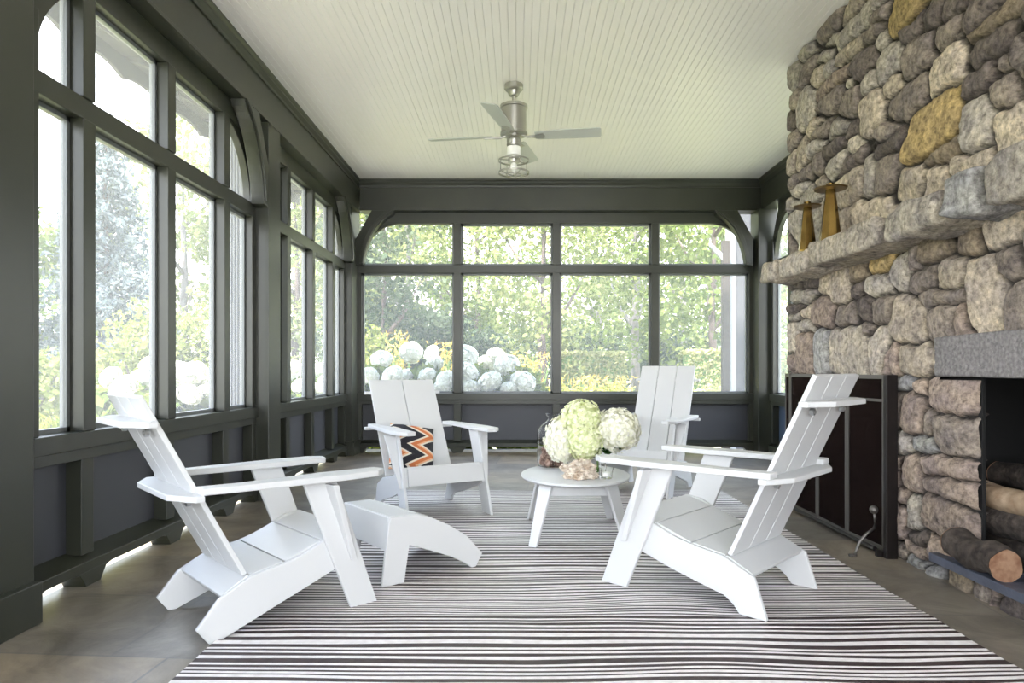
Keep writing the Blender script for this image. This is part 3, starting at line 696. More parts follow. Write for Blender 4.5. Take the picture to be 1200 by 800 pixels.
# logs
def log(label, p0, p1, r, m, seed=0, split=False):
    p0, p1 = Vector(p0), Vector(p1); d = p1-p0; L = d.length; d.normalize()
    t = thing('firewood_log', label, 'log', tuple(p0-Vector((0, 0, r))), 0, 'logs in the fireplace')
    a = d.cross(Vector((0, 0, 1))).normalized(); bb = a.cross(d)
    seg, ns = 28, 26; vs = []; fs = []
    for i in range(ns):
        for k_ in range(seg):
            an = 2*math.pi*k_/seg; rr = r*(1+.10*mnoise.noise(Vector((math.cos(an)*1.5+seed, math.sin(an)*1.5, i*.25)))+.05*mnoise.noise(Vector((math.cos(an)*5, math.sin(an)*5+seed, i*.5))))
            if split and math.sin(an) > .15 and math.cos(an) < .9: rr = min(rr, r*.35/max(.3, math.sin(an)))
            c = p0+d*(L*i/(ns-1))+a*math.cos(an)*rr+bb*math.sin(an)*rr+Vector((0, 0, .012*math.sin(i*.35+seed)))
            vs.append(c-t.location)
    for i in range(ns-1):
        for k_ in range(seg): k2 = (k_+1) % seg; fs.append((i*seg+k_, (i+1)*seg+k_, (i+1)*seg+k2, i*seg+k2))
    b = MB(); b.add(vs, fs); o = b.build('bark', m, t, smooth=True)
    for i in (0, ns-1):
        b = MB(); ring = vs[i*seg:(i+1)*seg]; off = d*(.004 if i else -.004)
        b.add([v+off for v in ring], [tuple(range(seg)) if i == 0 else tuple(range(seg))[::-1]]); b.build('cut_end', M['cutend'], t)
log('dark bark log resting on the slate slab at the front of the fireplace', (1.985, 3.10, .208), (1.99, 2.79, .20), .068, M['bark'], 1)
log('dark bark log in the middle of the fireplace pile', (2.20, 3.30, .335), (2.19, 2.2, .31), .080, M['bark'], 4)
log('bark log at the back bottom of the fireplace', (2.26, 3.3, .19), (2.26, 2.2, .19), .068, M['bark'], 7)
log('pale split log on top of the fireplace pile', (2.17, 3.27, .435), (2.15, 2.3, .425), .055, M['split'], 9)
log('dark short log behind the pale split log', (2.34, 3.33, .50), (2.40, 2.6, .45), .06, M['bark'], 12)

# candlesticks on the mantel
def candlestick(label, x, y, h, s):
    t = thing('brass_candlestick', label, 'candlestick', (x, y, 1.772), R(12), 'brass candlesticks on the mantel')
    b = MB(); b.lathe([(.060*s, 0), (.061*s, .006), (.026*s, h), (.020*s, h+.004)], 8); b.build('faceted_body', M['brass'], t)
    b = MB(); b.lathe([(.02*s, h), (.086*s, h+.002), (.092*s, h+.010), (.088*s, h+.010), (.02*s, h+.006)], 36); b.build('drip_plate', M['brassd'], t, smooth=False)
    b = MB(); b.lathe([(.018*s, h+.006), (.018*s, h+.03), (.024*s, h+.032), (.024*s, h+.037), (.012, h+.037)], 16); b.build('candle_cup', M['brass'], t)
candlestick('smaller tapered brass candlestick at the far end of the mantel', 1.885, 4.46, .285, .95)
candlestick('larger tapered brass candlestick on the mantel, nearer the camera', 1.885, 4.13, .315, 1.05)

# ------------------------------------------------------------------ fire screen
fs_ = thing('fire_screen', 'folding iron mesh fire screen standing against the chimney stones', 'fire screen', (1.95, 4.3, 0))
xs = [(1.955, 3.64), (1.935, 4.02), (1.945, 4.44), (1.935, 4.86), (1.955, 5.0)]
zt = .972
for i in range(4):
    (xa, ya), (xb, yb) = xs[i], xs[i+1]
    d = Vector((xb-xa, yb-ya, 0)); L = d.length; d.normalize(); n_ = Vector((d.y, -d.x, 0))
    def bar(mb, s0, s1, z0, z1, th=.012):
        mb.prism([Vector((xa, ya, z0))+d*s0-n_*th/2, Vector((xa, ya, z0))+d*s1-n_*th/2, Vector((xa, ya, z1))+d*s1-n_*th/2, Vector((xa, ya, z1))+d*s0-n_*th/2], n_*th)
    b = MB(); bar(b, .003, .022, .03, zt); bar(b, L-.022, L-.003, .03, zt); bar(b, .003, L-.003, zt-.022, zt); bar(b, .003, L-.003, .03, .055)
    if i in (0,): bar(b, .02, L-.02, zt-.145, zt-.13)
    p = b.build('panel_frame', M['ironlight'], fs_, world=True)
    b = MB(); bar(b, .02, L-.02, .05, zt-.02, .002); g = b.build('mesh_panel', M['mesh'], fs_, world=True)
b = MB(); b.box(1.94, 2.0, 3.60, 3.635, 0, zt); b.build('end_post', M['iron'], fs_, world=True, bevel=.003)
b = MB(); b.tube([(1.93, 3.70, .03), (1.93, 4.9, .03)], .012, 8); b.build('foot_bar', M['iron'], fs_, world=True)
for yy in (3.66, 4.95):
    b = MB(); b.box(1.915, 1.965, yy-.012, yy+.012, 0, .03); b.build('foot', M['iron'], fs_, world=True)
t = thing('fireplace_poker_stand', 'small curved iron hook with a round knob in front of the fire screen', 'fireplace tool', (1.82, 3.66, 0))
b = MB(); b.tube([(-.02, .0, .008), (-.01, 0, .03), (.005, 0, .075), (.045, 0, .12), (.085, 0, .15), (.09, 0, .20), (.088, 0, .235)], [.008]*7, 8); b.build('curved_stem', M['ironlight'], t, smooth=True)
b = MB(); b.tube([(-.05, 0, .006), (-.01, 0, .006)], .008, 8); b.build('foot', M['ironlight'], t)
bm = bmesh.new(); bmesh.ops.create_uvsphere(bm, u_segments=20, v_segments=12, radius=.022)
for v in bm.verts: v.co += Vector((.083, 0, .25))
me = bpy.data.meshes.new('knob'); bm.to_mesh(me); bm.free(); me.materials.append(M['ironlight']); o = bpy.data.objects.new('knob', me); C.objects.link(o); o.parent = t

# ------------------------------------------------------------------ rug
M['rugw'] = mat('rug_cream_wool', (.84, .80, .78), .55, noise=(30, (.74, .69, .67)))
M['rugb'] = mat('rug_brown_black_wool', (.045, .027, .028), .5, noise=(30, (.055, .04, .04)))
random.seed(21)
ys = [1.95]; y = 1.95; dark = []; phase = 0
while y < 5.62:
    ph = mnoise.noise(Vector((y*1.9, 3.3, 0)))
    base = .025 if ph > .10 else (.0125 if ph < -.10 else .018)
    w_ = base*random.uniform(.55, 1.5)*(1.25 if phase and random.random() < .15 else 1)
    if phase == 0: w_ *= .95
    y += w_; ys.append(y); dark.append(phase); phase = 1-phase
nx = 90; X0, X1 = -1.11, 1.66; b = MB()
vs = []
for j, y in enumerate(ys):
    for i in range(nx+1):
        xx = X0+(X1-X0)*i/nx
        amp = .016 if 0 < j < len(ys)-1 else .004
        yy = y+amp*mnoise.noise(Vector((xx*1.3, y*1.5, 0)))*2.0+.009*mnoise.noise(Vector((xx*2.6, y*14, 2)))+.014*math.exp(-((xx-.62)/.25)**2)*math.sin(y*9)*(0 < j < len(ys)-1)
        ex = .008*mnoise.noise(Vector((y*9, i, 7))) if i in (0, nx) else 0
        vs.append((xx+ex, yy, .008+.004*max(0, mnoise.noise(Vector((xx*1.5, yy*3, 5))))))
fsx = []; mi = []
for j in range(len(ys)-1):
    for i in range(nx):
        fsx.append((j*(nx+1)+i, j*(nx+1)+i+1, (j+1)*(nx+1)+i+1, (j+1)*(nx+1)+i)); mi.append(dark[j])
b.v = vs; b.f = fsx; b.mi = mi
b.box(X0+.005, X1-.005, ys[0]+.01, ys[-1]-.01, .001, .0065, 0)
o = b.build('striped_rug', [M['rugw'], M['rugb']]); tag(o, 'large cream and dark brown striped flat-weave rug on the stone floor', 'rug')

# ------------------------------------------------------------------ chairs
def chair(name, label, O, ang, Ls=1.0, W=.50, top=(-.21, .91), zs=1.0, foot='A', slats=3, seat_front=.585):
    """local: x forward from rear foot, y left, z up"""
    t = thing(name, label, 'chair', (O[0], O[1], O[2] if len(O) > 2 else 0), ang, 'white slatted lounge chairs around the rug')
    hw = W/2; th = .020
    def S(p): return (p[0]*Ls, p[1]*zs)
    if foot == 'A': low = [(-.045, .060), (0, 0), (.03, 0), (.50, .173)]
    else: low = [(-.012, 0), (.09, 0), (.115, .035), (.15, .062), (.25, .088), (.36, .118), (.50, .165)]
    up = [(.60, .21), (.575, .335), (.50, .325), (.447, .2965), (.37, .262), (.292, .24), (.155, .217), (.035, .155)]
    seatline = [(.045, .158), (.152, .216), (.292, .240), (.447, .2965), (.575, .335)]
    for sy in (1, -1):
        b = MB(); y0 = sy*hw
        b.prism([(S(p)[0], y0, S(p)[1]) for p in low+up], (0, -sy*th, 0)); b.build('side_panel', M['white'], t, bevel=.004)
        b = MB(); lg = [(.565, 0), (.69, 0), (.495, .543), (.352, .543)]
        b.prism([(S(p)[0], y0, S(p)[1]) for p in lg], (0, sy*th, 0)); o_ = b.build('leg', M['white'], t, bevel=.004)
        # outer gusset under the arm
        b = MB(); g0 = S((.455, .533)); g1 = S((.572, .205)); d2 = .013
        b.add([(g0[0]-d2, y0+sy*th, g0[1]), (g0[0]-d2, y0+sy*(th+.075), g0[1]), (g1[0]-d2, y0+sy*(th+.014), g1[1]), (g1[0]-d2, y0+sy*th, g1[1]),
               (g0[0]+d2, y0+sy*th, g0[1]), (g0[0]+d2, y0+sy*(th+.075), g0[1]), (g1[0]+d2, y0+sy*(th+.014), g1[1]), (g1[0]+d2, y0+sy*th, g1[1])],
              [(0,1,2,3),(7,6,5,4),(0,4,5,1),(1,5,6,2),(2,6,7,3),(3,7,4,0)]); b.build('arm_gusset', M['white'], t, bevel=.003)
        # arm
        b = MB(); za = .545*zs
        arm = [(-.04, hw-.03), (-.04, hw+.045), (.10, hw+.06), (.50, hw+.085), (.66, hw+.075), (.715, hw+.03), (.70, hw-.03), (.45, hw-.04), (.1, hw-.012)]
        b.prism([(x*Ls, sy*y, za) for x, y in arm], (0, 0, .026)); b.build('armrest', M['white'], t, bevel=.005)
    # seat boards follow the line of the side panels
    def board(a, c, nm='seat_board', ins=.021, thk=.016):
        a, c = S(a), S(c); dx, dz = c[0]-a[0], c[1]-a[1]; L = math.hypot(dx, dz); nx_, nz_ = -dz/L, dx/L; g = .0025
        ux, uz = dx/L, dz/L
        q = [(a[0]+ux*g, a[1]+uz*g), (c[0]-ux*g, c[1]-uz*g)]
        b = MB(); b.prism([(q[0][0]+nx_*.003, -hw+ins, q[0][1]+nz_*.003), (q[1][0]+nx_*.003, -hw+ins, q[1][1]+nz_*.003), (q[1][0]-nx_*thk, -hw+ins, q[1][1]-nz_*thk), (q[0][0]-nx_*thk, -hw+ins, q[0][1]-nz_*thk)], (0, 2*(hw-ins), 0))
        b.build(nm, M['seatwhite'], t, bevel=.003)
    for i in range(4): board(seatline[i], seatline[i+1])
    board((.583, .33), (.602, .215), 'front_board')
    # back slats
    bx, bz = .148*Ls, .222*zs; tx, tz = top
    d = Vector((tx-bx, 0, tz-bz)); L = d.length; d.normalize(); nb = Vector((-d.z, 0, d.x))  # rearward normal
    if nb.x > 0: nb = -nb
    bw = (W-.05)/slats
    for i in range(slats):
        y0 = -(W-.05)/2+i*bw+.003; y1 = y0+bw-.006
        p = Vector((bx, 0, bz)); q = p+d*L
        b = MB(); b.prism([Vector((p.x, y0, p.z)), Vector((p.x, y1, p.z)), Vector((q.x, y1, q.z)), Vector((q.x, y0, q.z))], nb*.019); b.build('back_slat', M['white'], t, bevel=.003)
    # cross boards behind the back
    def cross(z, w_, dep, nm, front=0):
        f = (z-bz)/(tz-bz); xx = bx+(tx-bx)*f-.019/abs(d.z)
        b = MB(); b.prism([(xx+front, -w_/2, z), (xx+front, w_/2, z), (xx-dep*.35, w_/2, z), (xx-dep, w_/2*.62, z), (xx-dep, -w_/2*.62, z), (xx-dep*.35, -w_/2, z)], (0, 0, .022)); rail = b.build(nm, M['white'], t, bevel=.004)
        for yy in (-(W-.05)/2+bw/2, (W-.05)/2-bw/2):
            b = MB(); b.tube([(xx+.0, yy, z-.022), (xx-.016, yy, z-.022)], .014, 14); b.tube([(xx-.016, yy, z-.022), (xx-.021, yy, z-.022)], .007, 10); b.build('bolt', M['bolt'], rail)
    cross(.525*zs, W+.12, .095, 'arm_rail')
    cross(.525*zs+(tz-.545*zs)*.74, W+.035, .10, 'head_rail')
    return t
# front-left
a1 = R(43.0)
def origin(near, ang, W, side):  # near rear foot (x,y), side=+1 if the near panel lies at local +y
    l = Vector((-math.sin(ang), math.cos(ang))); return (near[0]-l.x*side*W/2, near[1]-l.y*side*W/2)
A = origin((-1.125, 2.482), a1, .50, -1)
chair('adirondack_chair', 'white slatted lounge chair at the front left, facing right, with matching footstool before it', (*A, .0), a1, 1.0, .50, (-.212, .912), 1.01, 'A')
a2 = R(137.0)
A = origin((.965, 2.69), a2, .56, 1)
chair('adirondack_chair', 'white slatted lounge chair at the front right, seen from behind beside the fireplace', (*A, .0095), a2, 1.12, .56, (-.178, .975), 1.035, 'B')
chair('adirondack_chair', 'white slatted lounge chair at the back left holding the patterned cushion', (-.80, 5.14, .0095), R(-60.5), 1.06, .575, (-.24, .912), 1.04, 'B', slats=2)
chair('adirondack_chair', 'white slatted lounge chair at the back right behind the round table', (1.25, 6.0, 0), R(-120), 1.06, .55, (-.20, 1.035), 1.07, 'B')

# footstool
t = thing('footstool', 'white curved slatted footstool in front of the front left chair', 'footstool', (-.62, 3.10, .0095), R(39.5))
W = .49
prof = [(0, 0), (.115, 0), (.142, .17), (.26, .125), (.37, .079), (.46, .03), (.50, .0), (.525, .0), (.566, .062), (.472, .163), (.36, .235), (.26, .285), (.188, .308), (.045, .311), (.035, .29)]
for y0, s in ((0, 1), (W, -1)):
    b = MB(); b.prism([(x, y0, z) for x, z in prof], (0, s*.02, 0)); b.build('side_panel', M['white'], t, bevel=.004)
tl_ = [(.045, .311), (.188, .308), (.26, .285), (.36, .235), (.472, .163), (.56, .07)]
for i in range(5):
    a_, c_ = tl_[i], tl_[i+1]; b = MB(); dx, dz = c_[0]-a_[0], c_[1]-a_[1]; L = math.hypot(dx, dz); ux, uz = dx/L, dz/L; g = .003
    q0 = (a_[0]+ux*g, a_[1]+uz*g); q1 = (c_[0]-ux*g, c_[1]-uz*g)
    b.prism([(q0[0], .021, q0[1]+.002), (q1[0], .021, q1[1]+.002), (q1[0]+uz*.016, .021, q1[1]-ux*.016), (q0[0]+uz*.016, .021, q0[1]-ux*.016)], (0, W-.042, 0)); b.build('slat', M['white'], t, bevel=.003)
b = MB(); b.prism([(.042, .021, .309), (.062, .021, .309), (.044, .021, .16), (.024, .021, .16)], (0, W-.042, 0)); b.build('front_board', M['white'], t, bevel=.003)

# ------------------------------------------------------------------ table and what stands on it
TZ = .368; TX, TY = .345, 4.18
t = thing('round_side_table', 'low round white side table in the middle of the rug', 'table', (TX, TY, .0095))
z1 = TZ-.0095
b = MB(); b.lathe([(.30, z1-.028), (.322, z1-.024), (.331, z1-.014), (.330, z1-.005), (.322, z1)], 64, sy=1.26); smooth_angle(b.build('tabletop', M['white'], t))
for sx_ in (-1, 1):
    for sy_ in (-1, 1):
        b = MB(); tp = Vector((sx_*.185, sy_*.24, z1-.028)); bt = Vector((sx_*.265, sy_*.36, 0)); w_ = .032
        tang = Vector((sx_*.8, sy_*1, 0)).normalized(); side = Vector((-tang.y, tang.x, 0))
        for (cc) in (0,):
            vs = []
            for p_, ww in ((bt, .026), (tp, .045)):
                vs += [p_-side*ww-tang*.011, p_+side*ww-tang*.011, p_+side*ww+tang*.011, p_-side*ww+tang*.011]
            b.add(vs, [(3,2,1,0),(4,5,6,7),(0,1,5,4),(1,2,6,5),(2,3,7,6),(3,0,4,7)])
        b.build('leg', M['white'], t, bevel=.003)
b = MB()
for s in (-1, 1): b.box(-.20, .20, s*.235-.011, s*.235+.011, z1-.095, z1-.028)
for s in (-1, 1): b.box(s*.18-.011, s*.18+.011, -.24, .24, z1-.095, z1-.028)
b.build('apron', M['white'], t, bevel=.003)

# glass jar with pine cones
JX, JY = .222, 4.47
t = thing('glass_jar', 'clear glass jar half filled with pine cones on the round table', 'jar', (JX, JY, TZ+.001))
outer = [(.085, 0), (.099, .004), (.102, .03), (.102, .20), (.098, .235), (.080, .262), (.050, .285), (.036, .30), (.034, .325), (.046, .333), (.046, .345), (.036, .345)]
inner = [(r-.004, z) for r, z in outer[::-1]]; inner[-1] = (.09, .006); inner[-2] = (.094, .012)
b = MB(); seg = 40; pr = outer+inner
vs = [(r*math.cos(2*math.pi*k_/seg), r*math.sin(2*math.pi*k_/seg), z) for r, z in pr for k_ in range(seg)]
fs = [(i*seg+k_, i*seg+(k_+1) % seg, (i+1)*seg+(k_+1) % seg, (i+1)*seg+k_) for i in range(len(pr)-1) for k_ in range(seg)]
fs.append(tuple(range(seg))[::-1]); fs.append(tuple(range((len(pr)-1)*seg, len(pr)*seg)))
b.add(vs, fs); b.build('jar_glass', M['water'], t, smooth=True)
# pine cone mesh: overlapping scales on a core
def cone_mesh():
    vs, fs = [], []; n = 70
    for i in range(n):
        f = i/n; z = (f-.5)*.056; r = .017*math.sin(math.pi*(f*.85+.12))**.7; a = i*2.4
        c = Vector((math.cos(a)*r*.5, math.sin(a)*r*.5, z)); o_ = Vector((math.cos(a), math.sin(a), .35)); s_ = Vector((-math.sin(a), math.cos(a), 0))
        tip = c+o_*(r*.75+.004); k0 = len(vs)
        vs += [c-s_*.004, c+s_*.004, tip+s_*.0055, tip-s_*.0055, c-s_*.004-Vector((0,0,.004)), c+s_*.004-Vector((0,0,.004)), tip+s_*.0055-Vector((0,0,.003)), tip-s_*.0055-Vector((0,0,.003))]
        fs += [tuple(q+k0 for q in f_) for f_ in ((0,1,2,3),(7,6,5,4),(0,4,5,1),(1,5,6,2),(2,6,7,3),(3,7,4,0))]
    k0 = len(vs); bm = bmesh.new(); bmesh.ops.create_uvsphere(bm, u_segments=10, v_segments=8, radius=1)
    for v in bm.verts: v.co = Vector((v.co.x*.012, v.co.y*.012, v.co.z*.026))
    bm.verts.index_update(); vs += [tuple(v.co) for v in bm.verts]; fs += [tuple(v.index+k0 for v in f.verts) for f in bm.faces]; bm.free()
    me = bpy.data.meshes.new('pine_cone'); me.from_pydata([tuple(v) for v in vs], [], fs); me.materials.append(M['cone']); me.update(); return me
cm = cone_mesh(); random.seed(3); ci = 0
for lay in range(3):
    for j in range(7 if lay < 2 else 5):
        if j == 6: px_, py_ = 0, 0
        else: a_ = j*6.283/6+lay*.5; rr = .061 if lay < 2 else .052; px_, py_ = math.cos(a_)*rr, math.sin(a_)*rr
        o = bpy.data.objects.new('pine_cone', cm); C.objects.link(o)
        o.location = (JX+px_, JY+py_, TZ+.029+lay*.037); s = random.uniform(.85, 1.0); o.scale = (s,)*3
        o.rotation_euler = (random.uniform(0, 3), random.uniform(0, 3), random.uniform(0, 6))
        tag(o, 'small brown pine cone inside the clear glass jar', 'pine cone', 'pine cones in the glass jar')

# hydrangea bouquet in a small glass vase
VX, VY = .470, 4.07
t = thing('glass_vase', 'small clear glass vase holding the cut hydrangeas on the round table', 'vase', (VX, VY, TZ+.001))
outer = [(.040, 0), (.048, .005), (.052, .05), (.046, .10), (.050, .115)]; inner = [(.046, .115), (.042, .10), (.048, .05), (.044, .012), (.02, .010)]
pr = outer+inner; b = MB(); vs = [(r*math.cos(2*math.pi*k_/seg), r*math.sin(2*math.pi*k_/seg), z) for r, z in pr for k_ in range(seg)]
fs = [(i*seg+k_, i*seg+(k_+1) % seg, (i+1)*seg+(k_+1) % seg, (i+1)*seg+k_) for i in range(len(pr)-1) for k_ in range(seg)]
fs.append(tuple(range(seg))[::-1]); fs.append(tuple(range((len(pr)-1)*seg, len(pr)*seg)))
b.add(vs, fs); b.build('vase_glass', M['water'], t, smooth=True)
grp = 'cut hydrangeas in the vase'
for lab, x, y, d, Y, mm, sq in (('greenish-white cut hydrangea at the top of the bouquet', 681, 492, 50, 4.12, 'petalg', .95), ('white cut hydrangea at the lower left of the bouquet', 661, 515, 46, 4.16, 'petalc', 1.2),
                            ('cream cut hydrangea at the right of the bouquet', 724, 504, 52, 4.08, 'petalc', 1.0), ('greenish cut hydrangea low in the middle of the bouquet', 686, 517, 44, 4.05, 'petalg', 1.0)):
    hx, hz = PX(x, Y), 1-(y-433)/800*Y; r = d/2/800*Y
    t = thing('cut_hydrangea', lab, 'flower', (VX, VY, TZ+.02), 0, grp)
    me = head_mesh('flower_head', M[mm], r*.93, 620, r*.115, sq)
    o = bpy.data.objects.new('flower_head', me); C.objects.link(o); o.parent = t; o.location = (hx-VX, Y-VY, hz-TZ-.02)
    b = MB(); b.tube([(random.uniform(-.01, .01), random.uniform(-.01, .01), 0), (0, 0, .09), ((hx-VX)*.9, (Y-VY)*.9, (hz-TZ-.02)*.9)], [.004]*3, 6); b.build('stem', M['stemg'], t)
    for j in range(3):
        a_ = j*2.1+x; c = Vector(((hx-VX)*.45, (Y-VY)*.45-.03, .10+.012*j)); dr = Vector((math.cos(a_), math.sin(a_)*.7, .1)).normalized(); sd_ = dr.cross(Vector((0, 0, 1))).normalized()
        b = MB(); L_ = .085; rows = 7; vs = []
        for i in range(rows):
            f = i/(rows-1); w_ = .032*math.sin(math.pi*min(.98, f*.92+.06))**.8; p = c+dr*L_*f+Vector((0, 0, .02*math.sin(f*2.6)))
            vs += [p-sd_*w_+Vector((0,0,.006)), p, p+sd_*w_+Vector((0,0,.006))]
        b.add(vs, [(i*3+q, i*3+q+1, i*3+q+4, i*3+q+3) for i in range(rows-1) for q in (0, 1)]); b.build('leaf', M['leafd'], t, smooth=True)
# coral rock
def rocky(name, label, cat, loc, r, m, seed, sub=5, amp=.35):
    bm = bmesh.new(); bmesh.ops.create_icosphere(bm, subdivisions=sub, radius=1)
    for v in bm.verts:
        p = v.co.copy(); n_ = mnoise.noise(p*1.6+Vector((seed, 0, 0)))*amp+abs(mnoise.noise(p*4.2+Vector((0, seed, 0))))*amp*.9-abs(mnoise.noise(p*9))*amp*.4
        q = p*(1+n_); q.z = max(q.z, -.62); v.co = Vector((q.x*r[0], q.y*r[1], (q.z+.62)*r[2]))
    me = bpy.data.meshes.new(name); bm.to_mesh(me); bm.free(); me.materials.append(m)
    o = bpy.data.objects.new(name, me); C.objects.link(o); o.location = loc; tag(o, label, cat); return o
rocky('coral_rock', 'lumpy tan and white coral rock at the front of the round table', 'rock', (.352, 3.99, TZ+.001), (.10, .07, .058), M['coral'], 3.1, 6, .5)
t = thing('glass_votive', 'small faceted clear glass votive on the round table, right of the coral rock', 'candle holder', (.508, 3.965, TZ+.001))
pr = [(.030, 0), (.036, .004), (.044, .062), (.040, .062), (.031, .012), (.01, .010)]; sg = 10
b = MB(); vs = [(r*math.cos(2*math.pi*k_/sg), r*math.sin(2*math.pi*k_/sg), z) for r, z in pr for k_ in range(sg)]
fs = [(i*sg+k_, i*sg+(k_+1) % sg, (i+1)*sg+(k_+1) % sg, (i+1)*sg+k_) for i in range(len(pr)-1) for k_ in range(sg)]+[tuple(range(sg))[::-1], tuple(range(5*sg, 6*sg))]
b.add(vs, fs); b.build('votive_glass', M['water'], t)
b = MB(); b.lathe([(.024, .014), (.026, .036), (.022, .037)], 20); b.build('wax', M['bulbglass'], t, smooth=False)

# ------------------------------------------------------------------ cushion
def kilim():
    m = bpy.data.materials.new('kilim_cloth'); m.use_nodes = True; n, l = m.node_tree.nodes, m.node_tree.links; b = n['Principled BSDF']
    t = n.new('ShaderNodeTexCoord'); s = n.new('ShaderNodeSeparateXYZ'); l.new(t.outputs['Object'], s.inputs[0])
    def mth(op, a, b_=None):
        q = n.new('ShaderNodeMath'); q.operation = op
        for i, v in enumerate((a, b_)):
            if v is None: continue
            if isinstance(v, (int, float)): q.inputs[i].default_value = v
            else: l.new(v, q.inputs[i])
        return q.outputs[0]
    zig = mth('ABSOLUTE', mth('SUBTRACT', mth('FRACT', mth('MULTIPLY', s.outputs['Z'], 7.0)), .5))
    v = mth('FRACT', mth('ADD', mth('MULTIPLY', s.outputs['Y'], 4.6), mth('MULTIPLY', zig, 1.3)))
    r = n.new('ShaderNodeValToRGB'); r.color_ramp.interpolation = 'CONSTANT'; r.color_ramp.elements[0].color = (.02, .02, .025, 1)
    r.color_ramp.elements[1].position = .34; r.color_ramp.elements[1].color = (.70, .62, .50, 1)
    for p_, c_ in ((.46, (.55, .17, .06, 1)), (.68, (.74, .40, .22, 1)), (.78, (.70, .64, .54, 1)), (.88, (.03, .03, .035, 1))):
        e_ = r.color_ramp.elements.new(p_); e_.color = c_
    l.new(v, r.inputs[0]); l.new(r.outputs[0], b.inputs['Base Color']); b.inputs['Roughness'].default_value = .9
    return m
M['kilim'] = kilim()
t = bpy.data.objects.new('patterned_cushion', None)
bm = bmesh.new(); bmesh.ops.create_grid(bm, x_segments=26, y_segments=26, size=1)
vs = [v.co.copy() for v in bm.verts]; fcs = [tuple(v.index for v in f.verts) for f in bm.faces]; bm.free()
b = MB()
for s in (1, -1):
    pts = []
    for p in vs:
        e_ = (1-p.x**4)*(1-p.y**4); th_ = .09*max(0, e_)**.55
        k_ = 1-.07*(1-abs(p.x*p.y))*(p.x**2+p.y**2)/2
        pts.append((s*th_+.006*mnoise.noise(Vector((p.x*3, p.y*3, s))), p.x*.165*k_, p.y*.17*k_))
    b.add(pts, fcs if s > 0 else [f[::-1] for f in fcs])
o = b.build('patterned_cushion', M['kilim'], smooth=True)
bm = bmesh.new(); bm.from_mesh(o.data); bmesh.ops.remove_doubles(bm, verts=bm.verts, dist=.0015); bm.to_mesh(o.data); bm.free()
bpy.data.objects.remove(t)
tag(o, 'orange, black and cream patterned cushion on the back left chair', 'cushion')
fdir = Vector((math.cos(R(-60.5)), math.sin(R(-60.5)), 0)); ldir = Vector((-fdir.y, fdir.x, 0))
pc = Vector((-.80, 5.14, .0))+fdir*.235+ldir*(-.095)
o.location = (pc.x, pc.y, .438)
o.rotation_euler = (Matrix.Rotation(R(-60.5), 3, 'Z') @ Matrix.Rotation(R(-24), 3, 'Y') @ Matrix.Rotation(R(-10), 3, 'X')).to_euler()

# ------------------------------------------------------------------ ceiling fan
FX, FY = -.04, 5.44
t = thing('ceiling_fan', 'brushed metal four-blade ceiling fan with a caged light below', 'ceiling fan', (FX, FY, 2.5))
def L_(prof, name, m, seg=36, sm=True):
    b = MB(); b.lathe([(r, z-2.5) for r, z in prof], seg); o = b.build(name, M[m], t)
    return smooth_angle(o, 35) if sm else o
L_([(.02, CEIL-.095), (.034, CEIL-.09), (.046, CEIL-.07), (.048, CEIL-.05), (.066, CEIL-.045), (.074, CEIL-.035), (.074, CEIL+.001)], 'canopy', 'nickel')
L_([(.014, 3.10), (.014, 3.2)], 'downrod', 'nickel', 16)
L_([(.07, 2.865), (.108, 2.87), (.108, 2.885), (.100, 2.89), (.100, 3.075), (.110, 3.08), (.110, 3.10), (.095, 3.108), (.025, 3.112), (.022, 3.135), (.016, 3.14)], 'motor_housing', 'nickel', 40)
L_([(.03, 2.775), (.056, 2.78), (.058, 2.795), (.052, 2.80), (.056, 2.815), (.056, 2.83), (.045, 2.845), (.065, 2.85), (.065, 2.865)], 'switch_housing', 'nickel')
L_([(.042, 2.70), (.053, 2.705), (.055, 2.772), (.03, 2.776)], 'glass_collar', 'bulbglass')
L_([(.02, 2.645), (.045, 2.65), (.05, 2.672), (.04, 2.69), (.04, 2.70)], 'socket', 'nickel')
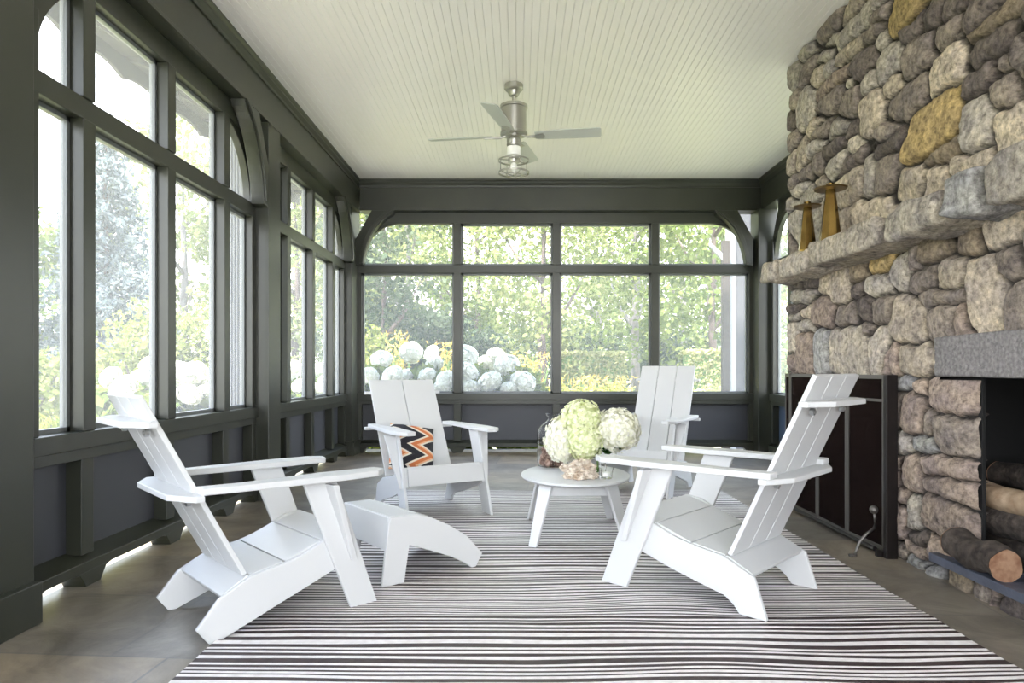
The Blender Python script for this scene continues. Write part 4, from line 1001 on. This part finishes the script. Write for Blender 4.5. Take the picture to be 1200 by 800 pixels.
L_([(.006, 2.575), (.022, 2.59), (.03, 2.61), (.024, 2.635), (.014, 2.648)], 'light_bulb', 'bulbglass')
b = MB()
def ring(mb, z, r, w_, h_, seg=48):
    vs = []; 
    for k_ in range(seg):
        a = 2*math.pi*k_/seg
        for rr, zz in ((r-w_, z-h_), (r+w_, z-h_), (r+w_, z+h_), (r-w_, z+h_)): vs.append((rr*math.cos(a), rr*math.sin(a), zz-2.5))
    mb.add(vs, [(k_*4+q, ((k_+1) % seg)*4+q, ((k_+1) % seg)*4+(q+1) % 4, k_*4+(q+1) % 4) for k_ in range(seg) for q in range(4)])
ring(b, 2.665, .120, .003, .006); ring(b, 2.568, .120, .003, .007); ring(b, 2.55, .06, .003, .004)
for j in range(4):
    a = j*math.pi/2+.5; c, s = math.cos(a), math.sin(a)
    b.tube([(.118*c, .118*s, .16), (.118*c, .118*s, .07)], .004, 6); b.tube([(.04*c, .04*s, .165), (.118*c, .118*s, .157)], .004, 6); b.tube([(.118*c, .118*s, .072), (.06*c, .06*s, .05), (0, 0, .045)], .0035, 6)
b.build('light_cage', M['nickel'], t)
for j in range(4):
    a = R((-8, 77, 172, 255.5)[j]); c, s = math.cos(a), math.sin(a)
    rt = Matrix.Rotation(a, 3, 'Z') @ Matrix.Rotation(R(-13), 3, 'X')
    b = MB(); out = [(.17, -.045), (.20, -.056), (.45, -.064), (.66, -.066), (.685, -.060), (.692, -.045), (.692, .045), (.685, .060), (.66, .066), (.45, .064), (.20, .056), (.17, .045)]
    b.prism([rt @ Vector((x, y, 0))+Vector((0, 0, .355)) for x, y in out], rt @ Vector((0, 0, .007))); bl = b.build('blade', M['blade'], t, bevel=.002)
    b = MB()
    b.tube([(.05*c, .05*s, .372), (.11*c, .11*s, .350), (.17*c, .17*s, .352)], [.011, .009, .010], 8)
    b.prism([rt @ Vector((x, y, 0))+Vector((0, 0, .352)) for x, y in ((.15, -.014), (.24, -.034), (.25, 0), (.24, .034), (.15, .014))], rt @ Vector((0, 0, -.005)))
    b.build('blade_iron', M['nickel'], bl)
